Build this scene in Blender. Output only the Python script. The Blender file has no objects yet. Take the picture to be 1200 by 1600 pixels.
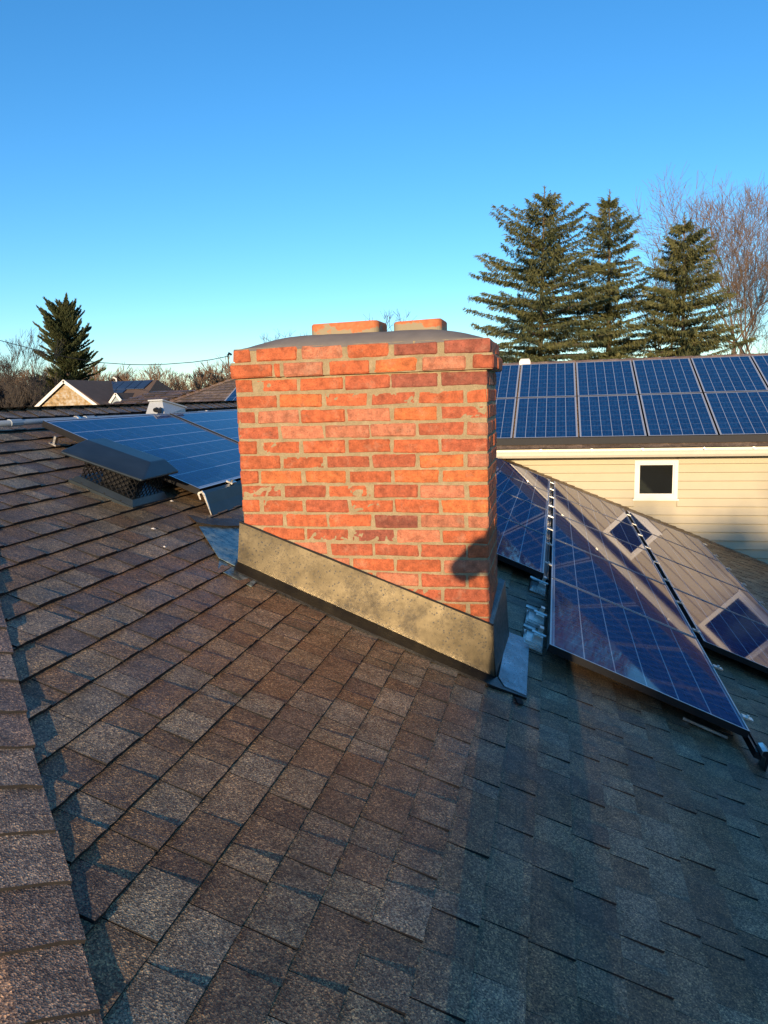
import bpy, math, random
import numpy as np
from mathutils import Vector, Matrix

# ------------------------------------------------------------------ camera, sky, sun, exposure
Z0 = 5.3                                   # height of the chimney's reference course above the ground
sc = bpy.context.scene
CAM = Vector((0.2741, -3.0807, -0.0597 + Z0))
yaw, pit, rol, FPX = 0.2307, 0.1555, -0.0302, 1156.4
cy, sy, cp, sp = math.cos(yaw), math.sin(yaw), math.cos(pit), math.sin(pit)
fw = Vector((-sy * cp, cy * cp, -sp)); rt = Vector((cy, sy, 0)); up = rt.cross(fw)
cr, sr = math.cos(rol), math.sin(rol)
rt, up = cr * rt + sr * up, -sr * rt + cr * up
cam = bpy.data.cameras.new('camera'); cam.sensor_fit = 'VERTICAL'; cam.sensor_height = 24
cam.lens = 24 * FPX / 1600; cam.clip_start = 0.02; cam.clip_end = 3000
cobj = bpy.data.objects.new('camera', cam); sc.collection.objects.link(cobj)
mw = Matrix((rt, up, -fw)).transposed().to_4x4(); mw.translation = CAM
cobj.matrix_world = mw; sc.camera = cobj

SUN_EL = math.radians(9.5); SUN_AZ = math.radians(2.2)      # light travels towards +Y, a little towards -X
travel = Vector((-math.sin(SUN_AZ) * math.cos(SUN_EL), math.cos(SUN_AZ) * math.cos(SUN_EL), -math.sin(SUN_EL)))
world = bpy.data.worlds.new('World'); sc.world = world; world.use_nodes = True
wn = world.node_tree.nodes; wl = world.node_tree.links; wn.clear()
sky = wn.new('ShaderNodeTexSky'); sky.sky_type = 'NISHITA'; sky.sun_disc = False
sky.sun_elevation = SUN_EL
sky.sun_rotation = math.atan2(-travel.x, -travel.y)         # azimuth of the sun, clockwise from +Y
sky.air_density = 1.0; sky.dust_density = 0.0; sky.ozone_density = 4.0; sky.altitude = 100
bg = wn.new('ShaderNodeBackground'); bg.inputs['Strength'].default_value = 0.13
wo = wn.new('ShaderNodeOutputWorld')
hs = wn.new('ShaderNodeHueSaturation'); hs.inputs['Saturation'].default_value = 1.14
wl.new(sky.outputs[0], hs.inputs['Color']); wl.new(hs.outputs[0], bg.inputs[0]); wl.new(bg.outputs[0], wo.inputs[0])
sun = bpy.data.lights.new('sun', 'SUN'); sun.energy = 3.6; sun.angle = math.radians(0.5); sun.color = (1.0, 0.74, 0.46)
sobj = bpy.data.objects.new('sun', sun); sc.collection.objects.link(sobj)
sobj.rotation_euler = travel.to_track_quat('-Z', 'Y').to_euler(); sobj.location = (3, -40, 20)
vs = sc.view_settings; vs.view_transform = 'Standard'; vs.look = 'None'; vs.exposure = 0.92; vs.gamma = 1
vs.use_curve_mapping = False
sc.render.engine = 'CYCLES'
sc.cycles.use_denoising = True
sc.cycles.max_bounces = 6

# ------------------------------------------------------------------ helpers
COL = sc.collection
R = random.Random(7)
NP = np.random.default_rng(11)

def px_dir(px, py): return fw + rt * ((px - 600) / FPX) + up * ((800 - py) / FPX)
def at_y(px, py, Y):
    d = px_dir(px, py); return CAM + d * ((Y - CAM.y) / d.y)

class MB:
    """collects geometry in world coordinates; build() links it as one mesh object"""
    def __init__(s): s.v = []; s.f = []; s.m = []; s.t = []
    def poly(s, pts, mi=0, tint=None):
        b = len(s.v); s.v += [tuple(p) for p in pts]; s.f.append(tuple(range(b, b + len(pts)))); s.m.append(mi); s.t.append(tint)
    def mesh(s, verts, faces, mi=0, tint=None):
        b = len(s.v); s.v += [tuple(p) for p in verts]
        for f in faces: s.f.append(tuple(b + i for i in f)); s.m.append(mi); s.t.append(tint)
    def box(s, lo, hi, mi=0, tint=None, M=None):
        x0, y0, z0 = lo; x1, y1, z1 = hi
        P = [(x0,y0,z0),(x1,y0,z0),(x1,y1,z0),(x0,y1,z0),(x0,y0,z1),(x1,y0,z1),(x1,y1,z1),(x0,y1,z1)]
        if M is not None: P = [M(p) for p in P]
        s.mesh(P, [(0,3,2,1),(4,5,6,7),(0,1,5,4),(1,2,6,5),(2,3,7,6),(3,0,4,7)], mi, tint)
    def tube(s, pts, rads, n=6, mi=0, caps=True, tint=None):
        pts = [Vector(p) for p in pts]; b = len(s.v); k = len(pts); prev = None
        for i, p in enumerate(pts):
            d = (pts[min(i + 1, k - 1)] - pts[max(i - 1, 0)])
            d = d.normalized() if d.length > 1e-9 else Vector((0, 0, 1))
            if prev is None:
                a = d.cross(Vector((0, 0, 1)) if abs(d.z) < .9 else Vector((1, 0, 0))).normalized()
            else:
                a = prev - d * prev.dot(d); a = a.normalized() if a.length > 1e-6 else d.orthogonal().normalized()
            prev = a; c = d.cross(a); r = rads[i] if hasattr(rads, '__len__') else rads
            for j in range(n):
                q = 2 * math.pi * j / n; s.v.append(tuple(p + (a * math.cos(q) + c * math.sin(q)) * r))
        for i in range(k - 1):
            for j in range(n):
                s.f.append((b + i*n + j, b + i*n + (j+1) % n, b + (i+1)*n + (j+1) % n, b + (i+1)*n + j)); s.m.append(mi); s.t.append(tint)
        if caps:
            s.f.append(tuple(b + j for j in reversed(range(n)))); s.m.append(mi); s.t.append(tint)
            s.f.append(tuple(b + (k-1)*n + j for j in range(n))); s.m.append(mi); s.t.append(tint)
    def prism(s, prof, a, b, ex, ey, mi=0, caps=True):
        """sweep the 2-D profile (list of (u,v)) from point a to point b; u along ex, v along ey"""
        a, b, ex, ey = Vector(a), Vector(b), Vector(ex), Vector(ey); n = len(prof)
        P = [a + ex*u + ey*v for u, v in prof] + [b + ex*u + ey*v for u, v in prof]
        F = [(i, (i+1) % n, n + (i+1) % n, n + i) for i in range(n)]
        if caps: F += [tuple(reversed(range(n))), tuple(range(n, 2*n))]
        s.mesh(P, F, mi)
    def data(s, name, mats, origin=(0,0,0), smooth=False):
        me = bpy.data.meshes.new(name); o = Vector(origin)
        me.from_pydata([(v[0]-o.x, v[1]-o.y, v[2]-o.z) for v in s.v], [], s.f)
        for m in (mats if isinstance(mats, (list, tuple)) else [mats]): me.materials.append(m)
        me.polygons.foreach_set('material_index', s.m)
        if any(t is not None for t in s.t):
            at = me.attributes.new('tint', 'FLOAT_COLOR', 'FACE')
            arr = np.ones((len(s.f), 4), np.float32)
            for i, t in enumerate(s.t):
                if t is not None: arr[i, :3] = t
            at.data.foreach_set('color', arr.ravel())
        if smooth: me.polygons.foreach_set('use_smooth', [True] * len(s.f))
        me.update(); return me
    def build(s, name, mats, parent=None, origin=None, smooth=False):
        if origin is None:
            r = parent
            while r is not None and r.parent: r = r.parent
            origin = r.location if r else (0, 0, 0)
        ob = bpy.data.objects.new(name, s.data(name, mats, origin, smooth)); COL.objects.link(ob)
        if parent: ob.parent = parent
        else: ob.location = origin
        return ob

def tag(o, label=None, cat=None, group=None, kind=None):
    if label: o['label'] = label
    if cat: o['category'] = cat
    if group: o['group'] = group
    if kind: o['kind'] = kind
    return o
def thing(name, label, cat, loc, group=None):
    o = bpy.data.objects.new(name, None); COL.objects.link(o); o.location = loc; o.empty_display_size = .2
    return tag(o, label, cat, group)
def link(name, me, parent):
    o = bpy.data.objects.new(name, me); COL.objects.link(o); o.parent = parent; return o

# ------------------------------------------------------------------ materials
class NT:
    def __init__(s, name):
        s.mat = bpy.data.materials.new(name); s.mat.use_nodes = True
        s.t = s.mat.node_tree; s.n = s.t.nodes; s.b = s.n['Principled BSDF']
    def add(s, typ, **kw):
        n = s.n.new(typ)
        for k, v in kw.items():
            if k in n.inputs: n.inputs[k].default_value = v
            else: setattr(n, k, v)
        return n
    def ln(s, a, b): s.t.links.new(a, b)
    def pos(s): return s.add('ShaderNodeNewGeometry').outputs['Position']
    def objc(s): return s.add('ShaderNodeTexCoord').outputs['Object']
    def noise(s, vec, scale, detail=3, rough=.55):
        n = s.add('ShaderNodeTexNoise'); n.inputs['Scale'].default_value = scale; n.inputs['Detail'].default_value = detail
        n.inputs['Roughness'].default_value = rough; s.ln(vec, n.inputs['Vector']); return n.outputs['Fac']
    def vor(s, vec, scale, out='Color', feature='F1'):
        n = s.add('ShaderNodeTexVoronoi', feature=feature); n.inputs['Scale'].default_value = scale
        s.ln(vec, n.inputs['Vector']); return n.outputs[out]
    def ramp(s, fac, stops):
        n = s.add('ShaderNodeValToRGB'); e = n.color_ramp.elements
        while len(e) < len(stops): e.new(.5)
        for el, (p, c) in zip(e, stops): el.position = p; el.color = (*c, 1) if len(c) == 3 else c
        s.ln(fac, n.inputs[0]); return n.outputs[0]
    def rng(s, v, a, b, c, d):
        n = s.add('ShaderNodeMapRange'); s.ln(v, n.inputs[0])
        for i, q in enumerate((a, b, c, d)): n.inputs[i+1].default_value = q
        return n.outputs[0]
    def math(s, op, a, b=None):
        n = s.add('ShaderNodeMath', operation=op)
        for i, q in enumerate((a, b)):
            if q is None: continue
            if isinstance(q, (int, float)): n.inputs[i].default_value = q
            else: s.ln(q, n.inputs[i])
        return n.outputs[0]
    def mix(s, fac, a, b, mode='MIX'):
        n = s.add('ShaderNodeMix', data_type='RGBA', blend_type=mode)
        for i, q in ((0, fac), (6, a), (7, b)):
            if isinstance(q, (int, float)): n.inputs[i].default_value = q
            elif isinstance(q, tuple): n.inputs[i].default_value = (*q, 1)
            else: s.ln(q, n.inputs[i])
        return n.outputs[2]
    def attr(s, name='tint', out='Color'): return s.add('ShaderNodeAttribute', attribute_name=name).outputs[out]
    def set(s, **kw):
        for k, v in kw.items():
            i = s.b.inputs[k.replace('_', ' ')]
            if isinstance(v, (int, float)): i.default_value = v
            elif isinstance(v, tuple): i.default_value = (*v, 1)
            else: s.ln(v, i)
        return s
    def bump(s, h, strength=.3, dist=.002):
        n = s.add('ShaderNodeBump'); n.inputs['Strength'].default_value = strength; n.inputs['Distance'].default_value = dist
        s.ln(h, n.inputs['Height']); s.ln(n.outputs[0], s.b.inputs['Normal']); return s

def simple(name, col, rough=.6, metal=0., var=.15, scale=30., bump=.0):
    m = NT(name); p = m.pos(); f = m.noise(p, scale, 4)
    c = m.mix(f, tuple(x*(1-var) for x in col), tuple(min(1, x*(1+var)) for x in col))
    m.set(Base_Color=c, Roughness=rough, Metallic=metal)
    if bump: m.bump(f, bump, .004)
    return m.mat

def make_shingle():
    m = NT('asphalt_shingle'); p = m.pos(); t = m.attr()
    g = m.add('ShaderNodeSeparateColor'); m.ln(m.vor(p, 270), g.inputs[0])
    g2 = m.add('ShaderNodeSeparateColor'); m.ln(m.vor(p, 560), g2.inputs[0])
    gran = m.ramp(g.outputs[0], [(0, (.30,)*3), (.45, (.75,)*3), (.78, (1.15,)*3), (.93, (1.8, 1.65, 1.4)), (1, (2.4, 2.15, 1.75))])
    c = m.mix(1.0, t, gran, 'MULTIPLY'); c = m.mix(1.0, c, m.rng(g2.outputs[1], 0, 1, .55, 1.45), 'MULTIPLY')
    blot = m.rng(m.noise(p, 14, 5, .65), .3, .7, .62, 1.38)
    c = m.mix(1.0, c, blot, 'MULTIPLY')
    wear = m.rng(m.noise(p, 2.1, 3), .35, .7, .85, 1.12)
    c = m.mix(1.0, c, wear, 'MULTIPLY')
    m.set(Base_Color=c, Roughness=m.rng(m.noise(p, 5, 3), .35, .65, .42, .62))      # damp granules with a sky sheen
    m.bump(m.vor(p, 270, 'Distance'), .45, .0025)
    return m.mat
M_SH = make_shingle()
M_EDGE = simple('shingle_cut_edge', (.016, .014, .013), .9, var=.4, scale=90)
M_DECK = simple('roof_felt', (.03, .027, .025), .9)

def make_brick():
    m = NT('clay_brick'); p = m.pos(); t = m.attr()
    n1 = m.noise(p, 28, 5, .65); n2 = m.noise(p, 160, 4, .7); n3 = m.noise(p, 13, 5, .7)
    c = m.mix(1.0, t, m.rng(n1, .28, .72, .55, 1.45), 'MULTIPLY')
    c = m.mix(1.0, c, m.rng(n2, .3, .7, .8, 1.2), 'MULTIPLY')
    sm = m.rng(n3, .54, .80, 0, .5)                              # lime smears left by the pointing
    c = m.mix(sm, c, (.50, .34, .23))
    v = m.vor(p, 75, 'Distance'); pit_ = m.rng(v, .0, .22, .45, 1)
    c = m.mix(1.0, c, pit_, 'MULTIPLY')
    m.set(Base_Color=c, Roughness=.88)
    h = m.math('ADD', m.math('MULTIPLY', n1, 1.2), m.math('MULTIPLY', n2, .7))
    m.bump(h, .9, .007); return m.mat
M_BR = make_brick()
def make_mortar():
    m = NT('sandy_mortar'); p = m.pos(); n1 = m.noise(p, 22, 5, .7); n2 = m.noise(p, 260, 3, .7)
    c = m.ramp(n1, [(.25, (.23, .180, .100)), (.55, (.315, .248, .145)), (.8, (.43, .345, .22))])
    c = m.mix(1.0, c, m.rng(n2, .3, .7, .75, 1.25), 'MULTIPLY')
    m.set(Base_Color=c, Roughness=.95); m.bump(n2, .6, .002); return m.mat
M_MO = make_mortar()
M_CROWN = simple('grey_cement_wash', (.16, .145, .135), .9, var=.25, scale=14, bump=.5)
def make_flue():
    m = NT('clay_flue_tile'); p = m.pos(); n1 = m.noise(p, 16, 5, .65); z = m.add('ShaderNodeSeparateXYZ'); m.ln(p, z.inputs[0])
    c = m.mix(m.rng(m.noise(p, 50, 4), .3, .7, 0, 1), (.42, .12, .045), (.56, .19, .075))
    low = m.math('ADD', m.rng(z.outputs[2], Z0 + .215, Z0 + .262, .62, 0), m.math('MULTIPLY', m.math('SUBTRACT', n1, .5), 2.6))
    c = m.mix(m.rng(low, .38, .5, 0, 1), c, (.30, .25, .16))
    m.set(Base_Color=c, Roughness=.85); m.bump(n1, .3, .004); return m.mat
M_FLUE = make_flue()
def make_flash(name, base, spots=True, rough=.33, metal=.9, grime=0.):
    m = NT(name); p = m.pos(); n1 = m.noise(p, 7, 4, .6); n2 = m.noise(p, 60, 3)
    c = m.mix(m.rng(n1, .3, .7, 0, 1), tuple(x*.5 for x in base), tuple(min(1, x*1.3) for x in base))
    if grime: c = m.mix(m.rng(m.noise(p, 4.5, 6, .75), .50, .64, 0, .85), c, (.030, .026, .020))
    if spots:
        v1 = m.rng(m.vor(p, 62, 'Distance'), .17, .27, 1, 0)
        v2 = m.rng(m.vor(p, 150, 'Distance'), .22, .30, 1, 0)
        k = m.rng(m.noise(p, 6, 2), .32, .55, 0, 1)
        sp_ = m.math('MAXIMUM', m.math('MULTIPLY', v1, k), m.math('MULTIPLY', v2, m.rng(m.noise(p, 9, 3), .4, .6, 0, .9)))
        c = m.mix(sp_, c, (.012, .011, .010))
        m.set(Base_Color=c, Metallic=m.math('MULTIPLY', m.math('SUBTRACT', 1, sp_), metal), Roughness=m.rng(n2, .3, .7, rough, rough+.16))
    else:
        m.set(Base_Color=c, Metallic=metal, Roughness=m.rng(n2, .3, .7, rough, rough+.16))
    m.bump(m.noise(p, 3.5, 1), .18, .03); return m.mat
M_FLASH = make_flash('speckled_metal_flashing', (.105, .087, .054), True, .34, .8, .35)
M_FLANGE = make_flash('black_tarred_flange', (.007, .0075, .009), False, .25, .0)
M_FLASHB = make_flash('weathered_blue_grey_metal', (.27, .33, .37), True, .24, .85)
def make_sheet():
    m = NT('mottled_teal_sheet'); p = m.pos(); n1 = m.noise(p, 24, 5, .7); n2 = m.noise(p, 8, 3)
    c = m.ramp(n1, [(.32, (.03, .05, .055)), (.45, (.10, .15, .16)), (.56, (.25, .33, .32)), (.70, (.42, .48, .42))])
    m.set(Base_Color=c, Metallic=m.rng(n2, .4, .6, .2, .8), Roughness=m.rng(n1, .3, .7, .18, .5)); m.bump(n1, .5, .006); return m.mat
M_SHEET = make_sheet()
M_FLASHD = make_flash('dark_upstand_metal', (.075, .095, .105), True, .35, .6)  # darker version of the apron metal, used on its upstand
M_ALU = make_flash('mill_aluminium', (.70, .69, .66), False, .3, 1.)
M_DARKAL = simple('black_anodised_frame', (.018, .019, .022), .38, .5)
M_SKIRT = simple('matt_black_skirt', (.016, .017, .019), .75)
M_FRAME = simple('grey_panel_frame', (.62, .63, .64), .4, .4)
def make_cells(name, lines_strength=1., PW=.94, PL=1.30):
    m = NT(name); o = m.objc(); s = m.add('ShaderNodeSeparateXYZ'); m.ln(o, s.inputs[0])
    def saw(c, L, n, w):
        u = m.math('MULTIPLY', m.math('ADD', m.math('DIVIDE', c, L), .5), float(n))
        fr = m.math('FRACT', u); d = m.math('ABSOLUTE', m.math('SUBTRACT', fr, .5))
        return m.math('GREATER_THAN', d, .5 - w)
    gx = saw(s.outputs[0], PW, 6, .020); gy = saw(s.outputs[1], PL, 8, .010)
    bus = m.math('MULTIPLY', saw(s.outputs[0], PW, 18, .022), .12)
    line = m.math('MAXIMUM', m.math('MAXIMUM', gx, m.math('MULTIPLY', gy, .45)), bus)
    ax = m.math('GREATER_THAN', m.math('ABSOLUTE', s.outputs[0]), PW/2); ay = m.math('GREATER_THAN', m.math('ABSOLUTE', s.outputs[1]), PL/2)
    line = m.math('MAXIMUM', line, m.math('MULTIPLY', m.math('MAXIMUM', ax, ay), .6))
    cell = m.vor(o, 38, 'Color'); cs = m.add('ShaderNodeSeparateColor'); m.ln(cell, cs.inputs[0])
    blue = m.mix(cs.outputs[0], (.006, .034, .115), (.010, .062, .185))
    c = m.mix(m.math('MULTIPLY', line, lines_strength), blue, (.36, .42, .52))
    m.set(Base_Color=c, Roughness=.5, Coat_Weight=.75, Coat_Roughness=.03)
    m.b.inputs['Coat IOR'].default_value = 1.36; m.b.inputs['Specular IOR Level'].default_value = .0
    return m.mat
M_CELL = make_cells('solar_cells_under_glass'); M_CELL2 = make_cells('solar_cells_under_glass_long', 1., .892, 1.375)
M_FARPV = simple('dull_dark_blue_cells', (.02, .045, .10), .55, 0, var=.3, scale=2)
M_VENT = simple('blue_black_sheet_metal', (.035, .048, .058), .38, .45, var=.5, scale=9, bump=.15)
M_WIRE = simple('black_wire_mesh', (.012, .012, .013), .6, .4)
M_CONDUIT = simple('grey_pvc_conduit', (.34, .39, .43), .45, 0, var=.12, scale=20)
M_BOXG = simple('light_grey_enclosure', (.42, .45, .47), .45, .1, var=.12, scale=30)
M_SIDE = simple('tan_vinyl_siding', (.46, .41, .29), .62, 0, var=.06, scale=6)
M_WHITE = simple('white_painted_trim', (.74, .72, .67), .5, 0, var=.08, scale=12)
M_GUT = simple('cream_gutter_metal', (.70, .66, .54), .4, .1, var=.08, scale=10)
def make_glass():
    m = NT('dark_window_glass'); m.set(Base_Color=(.012, .013, .012), Roughness=.04); m.b.inputs['IOR'].default_value = 1.5; return m.mat
M_GLASS = make_glass()
M_BARK = simple('grey_brown_bark', (.13, .095, .07), .9, 0, var=.35, scale=8, bump=.4)
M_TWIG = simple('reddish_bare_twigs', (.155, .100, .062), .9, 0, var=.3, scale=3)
M_BRUSH = simple('shade_darkened_brush', (.035, .028, .024), .95, 0, var=.3, scale=3)  # colour lowered to put the shade inside the tangle into the brush
M_TWIGD = simple('shade_darkened_twigs', (.055, .045, .038), .9, 0, var=.3, scale=3)  # darkened so the twig colour carries the shade of the left woods
def make_leaf(name, a, b):
    m = NT(name); t = m.attr(out='Fac'); c = m.mix(t, a, b)
    m.set(Base_Color=c, Roughness=.75); return m.mat
M_SPR = make_leaf('spruce_needles', (.040, .055, .016), (.160, .152, .048))
M_PINE = make_leaf('pine_needles', (.022, .040, .014), (.085, .085, .026))
M_GRASS = simple('winter_grass', (.10, .095, .045), .95, 0, var=.4, scale=.6)
def make_stone():
    m = NT('pale_shingle_gable_cladding'); p = m.pos()
    c = m.ramp(m.noise(p, 3.2, 4, .7), [(.30, (.13, .095, .06)), (.48, (.36, .25, .12)), (.60, (.40, .36, .30)), (.72, (.52, .47, .38))])
    m.set(Base_Color=c, Roughness=.9); return m.mat
M_STONE = make_stone()
M_FARROOF = simple('brown_far_shingles', (.115, .078, .058), .9, 0, var=.35, scale=2.5)
M_GREYWALL = simple('blue_grey_gable_siding', (.30, .36, .40), .8, 0, var=.1, scale=2)
M_JACK = simple('dark_work_jacket', (.03, .032, .04), .85, 0, var=.3, scale=20)
M_SKIN = simple('skin', (.45, .27, .19), .6, 0, var=.08, scale=20)
M_PHONE = simple('black_phone', (.01, .01, .012), .25)

# ------------------------------------------------------------------ ground
g = MB()
g.mesh([(-900, -600, 0), (900, -600, 0), (900, 1500, 0), (-900, 1500, 0)], [(0, 1, 2, 3)])
tag(g.build('ground', M_GRASS, None, (0, 0, 0)), kind='structure')

# ------------------------------------------------------------------ the foreground house: roof slopes, shingles, caps
SL = 5 / 12; TH = math.atan(SL); CT, ST = math.cos(TH), math.sin(TH)
D1 = -1.2779 + Z0                                  # roof plane: z = D1 - SL*x
HK = -2.80                                         # hip line in plan: x + y = HK
XR = -2.85                                         # main ridge
def P1(s, y, n=0.):                                # roof frame: s down the slope, y along the courses, n off the plane
    return Vector((s*CT + n*ST, y, D1 - s*ST + n*CT))
EAVE1 = 3.9; YEND = 8.42
house = thing('house', 'low house whose brown shingled roof fills the foreground', 'house', (0, 2.5, 0))
RZ = D1 - SL * XR
YH = HK - XR                                       # where the hip meets the ridge
# deck: three slopes and walls under them
dk = MB()
yh_e = HK - EAVE1
dk.poly([(XR, YH, RZ-.012), (EAVE1, yh_e, D1-SL*EAVE1-.012), (EAVE1, YEND, D1-SL*EAVE1-.012), (XR, YEND, RZ-.012)])
xl_e = XR - (EAVE1 - XR)
dk.poly([(XR, YH, RZ-.012), (xl_e, yh_e, D1-SL*EAVE1-.012), (EAVE1, yh_e, D1-SL*EAVE1-.012)])
dk.poly([(XR, YH, RZ-.012), (XR, YEND, RZ-.012), (xl_e, YEND, D1-SL*EAVE1-.012), (xl_e, yh_e, D1-SL*EAVE1-.012)])
roof = dk.build('roof', M_DECK, house)
wl_ = MB(); wl_.box((xl_e+.4, yh_e+.4, 0), (EAVE1-.4, YEND-.02, D1-SL*EAVE1+.1)); wl_.build('wall', M_SIDE, house)

def shade():
    k = R.random()
    if k < .36: c = (.168, .100, .054)
    elif k < .66: c = (.194, .128, .074)
    elif k < .88: c = (.208, .150, .096)
    else: c = (.132, .086, .055)
    q = R.uniform(.90, 1.10)*1.36; f = R.uniform(.97, 1.03); return (c[0]*q*.97, c[1]*q*1.04*f, c[2]*q*1.03*f)

def shingle_piece(mb, F, s0, s1, a0, a1, b0, b1, t, seg, tint):
    """one tab: from s0 (under the course above) to the butt s1; a0..a1 along the course at s0, b0..b1 at the butt"""
    base = .0012
    vt, vb = [], []
    for i in range(seg + 1):
        k = i / seg; ws = R.uniform(-.0016, .0016); wn_ = R.uniform(-.0006, .0010)
        vt.append((F(s0, a0 + (a1-a0)*k, base + .001), F(s1 + ws, b0 + (b1-b0)*k, t + wn_)))
        vb.append(F(s1 + ws - .001, b0 + (b1-b0)*k, -.006))
    for i in range(seg):
        mb.poly([vt[i][0], vt[i][1], vt[i+1][1], vt[i+1][0]], 0, tint)
        mb.poly([vt[i][1], vb[i], vb[i+1], vt[i+1][1]], 1, tint)
    for i, fl in ((0, False), (seg, True)):
        q = [vt[i][0], F(s0, (a0, a1)[i > 0], -.006), vb[i], vt[i][1]]
        mb.poly(q[::-1] if fl else q, 1, tint)

EXP = .1123 / CT
pieces = []
k0 = math.ceil((XR + .03 - .324) / .1123); k1 = math.floor((EAVE1 - .324) / .1123)
def course_tabs(ya, yb):
    y = ya; out = []; hi = R.random() < .5
    while y < yb:
        w = R.choice((.075, .095, .115, .13, .145, .16, .19)) * R.uniform(.92, 1.08)
        if y + w > yb - .05: w = yb - y
        out.append((y, y + w, hi)); y += w
        hi = (not hi) if R.random() < .88 else hi
    return out
def px_of(p):
    d = p - CAM; z = d.dot(fw)
    if z < .05: return None
    return (600 + FPX*d.dot(rt)/z, 800 - FPX*d.dot(up)/z)
for k in range(k0, k1 + 1):
    s1 = (.324 + k*.1123) / CT; s0 = s1 - EXP - .012
    ya = HK - s1*CT + .06
    for (a, b, hi) in course_tabs(ya, YEND):
        first = abs(a - ya) < 1e-6
        a_top = a + (EXP*CT if first else 0); b -= .0028; sk = R.uniform(-.003, .003)
        lift = R.uniform(.0, .0025) if R.random() < .2 else 0
        pieces.append((s0, s1, a_top, b, a, b + sk*0, (.0150 if hi else .0105) + lift, shade()))
def area(p):
    q = [px_of(P1(p[0]+.012, p[2])), px_of(P1(p[1], p[4])), px_of(P1(p[1], p[5])), px_of(P1(p[0]+.012, p[3]))]
    if any(v is None for v in q): return 0
    cx = sum(v[0] for v in q)/4; cyy = sum(v[1] for v in q)/4
    if not (-30 < cx < 1230 and 620 < cyy < 1640): return 0
    m = sum(q[i][0]*q[(i+1) % 4][1] - q[(i+1) % 4][0]*q[i][1] for i in range(4))
    return abs(m)/2
order = sorted(range(len(pieces)), key=lambda i: -area(pieces[i]))
single = set(order[:296]); mass = MB()
for i, p in enumerate(pieces):
    if i in single:
        mb = MB(); shingle_piece(mb, P1, p[0], p[1], p[2], p[3], p[4], p[5], p[6], 4, p[7])
        mb.build('shingle', [M_SH, M_EDGE], roof)
    else:
        shingle_piece(mass, P1, p[0], p[1], p[2], p[3], p[4], p[5], p[6], 2, p[7])
# hip-end slope on the near side (below the frame) and the far slope behind the ridge share the mass
def P2(s, x, n=0.): return Vector((x, HK - XR - s*CT - n*ST + 0*x, RZ - s*ST + n*CT))
for k in range(0, 54):
    s1 = .06 + k*EXP; half = s1*CT - EXP*CT - .03
    if half < .1: continue
    for (a, b, hi) in course_tabs(XR - half, XR + half):
        shingle_piece(mass, lambda s, x, n=0: P2(s, x, n), s1 - EXP - .012, s1, a, b, a, b, .0098 if hi else .0062, 1, shade())
def P3(s, y, n=0.): return Vector((XR - s*CT - n*ST, y, RZ - s*ST + n*CT))
for k in range(0, 40):
    s1 = .06 + k*EXP
    for (a, b, hi) in course_tabs(YH - s1*CT + EXP*CT + .03, YEND):
        shingle_piece(mass, lambda s, y, n=0: P3(s, y, n), s1 - EXP - .012, s1, a, b, a, b, .0098 if hi else .0062, 1, shade())
tag(mass.build('shingle_field', [M_SH, M_EDGE], roof), kind='stuff')

def cap_piece(name, c0, c1, side_a, side_b, half, lift, tint, thick=.009, parent=roof):
    """a cap shingle bent over a hip or ridge: c0 = covered end, c1 = exposed butt; side_a/b = directions down the two slopes"""
    mb = MB(); prof = []
    n_up = (side_a + side_b) * -1; n_up = n_up.normalized()
    us = (-1, -.72, -.4, -.14, 0, .14, .4, .72, 1)
    def pt(c, u, h):
        side = side_a if u < 0 else side_b
        nrm = (n_up + side * .42).normalized()
        rnd = -.007 * (1 - min(1, abs(u)/.3))**2
        return c + side * (abs(u) * half) + nrm * h + n_up * rnd
    jb = [R.uniform(-.003, .003) for _ in us]; ax = (c1 - c0).normalized()
    top0 = [pt(c0, u, lift - .004) for u in us]; top1 = [pt(c1 + ax*j, u, lift + .0035 + R.uniform(0, .002)) for u, j in zip(us, jb)]
    bot1 = [pt(c1 + ax*j, u, lift - thick) for u, j in zip(us, jb)]; bot0 = [pt(c0, u, lift - thick - .004) for u in us]
    for i in range(len(us)-1):
        mb.poly([top0[i], top1[i], top1[i+1], top0[i+1]][::-1], 0, tint)
        mb.poly([top1[i], bot1[i], bot1[i+1], top1[i+1]][::-1], 1, tint)
    for i, fl in ((0, True), (len(us)-1, False)):
        q = [top0[i], bot0[i], bot1[i], top1[i]]; mb.poly(q[::-1] if fl else q, 1, tint)
    return mb.build(name, [M_SH, M_EDGE], parent)
def capshade():
    k = R.random()
    c = (.190, .122, .078) if k < .35 else (.212, .148, .098) if k < .75 else (.158, .107, .073)
    q = R.uniform(.95, 1.10)*1.5; return tuple(x*q for x in c)  # tint raised to stand in for stronger sun on the caps
# hip: from the ridge end down past the camera
hip_dir = Vector((1, -1, -SL)).normalized()
perpA = Vector((1, 1, 0)).normalized()
downP1 = Vector((1, 1, -SL*1.0)); downP1 = (downP1 - hip_dir*downP1.dot(hip_dir)); downP1 = Vector((1/1.414, 1/1.414, -SL/1.414)).normalized()
downP2 = Vector((-1/1.414, -1/1.414, -SL/1.414)).normalized()
top = Vector((XR, YH, RZ + .004))
L = 0.0
while L < 5.6:
    c0 = top + hip_dir*(L - .03); c1 = top + hip_dir*(L + .142)
    cap_piece('hip_cap', c0, c1, downP2, downP1, .150*R.uniform(.96, 1.03), .015, capshade()); L += .140
# main ridge caps, laid from the far end towards the hip
a = Vector((-CT, 0, -ST)); b = Vector((CT, 0, -ST)); y = YEND - .1
while y > YH - .02:
    c0 = Vector((XR, y + .03, RZ + .006)); c1 = Vector((XR, y - .142, RZ + .006))
    cap_piece('ridge_cap', c0, c1, a, b, .15, .024, capshade(), .014); y -= .140

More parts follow.
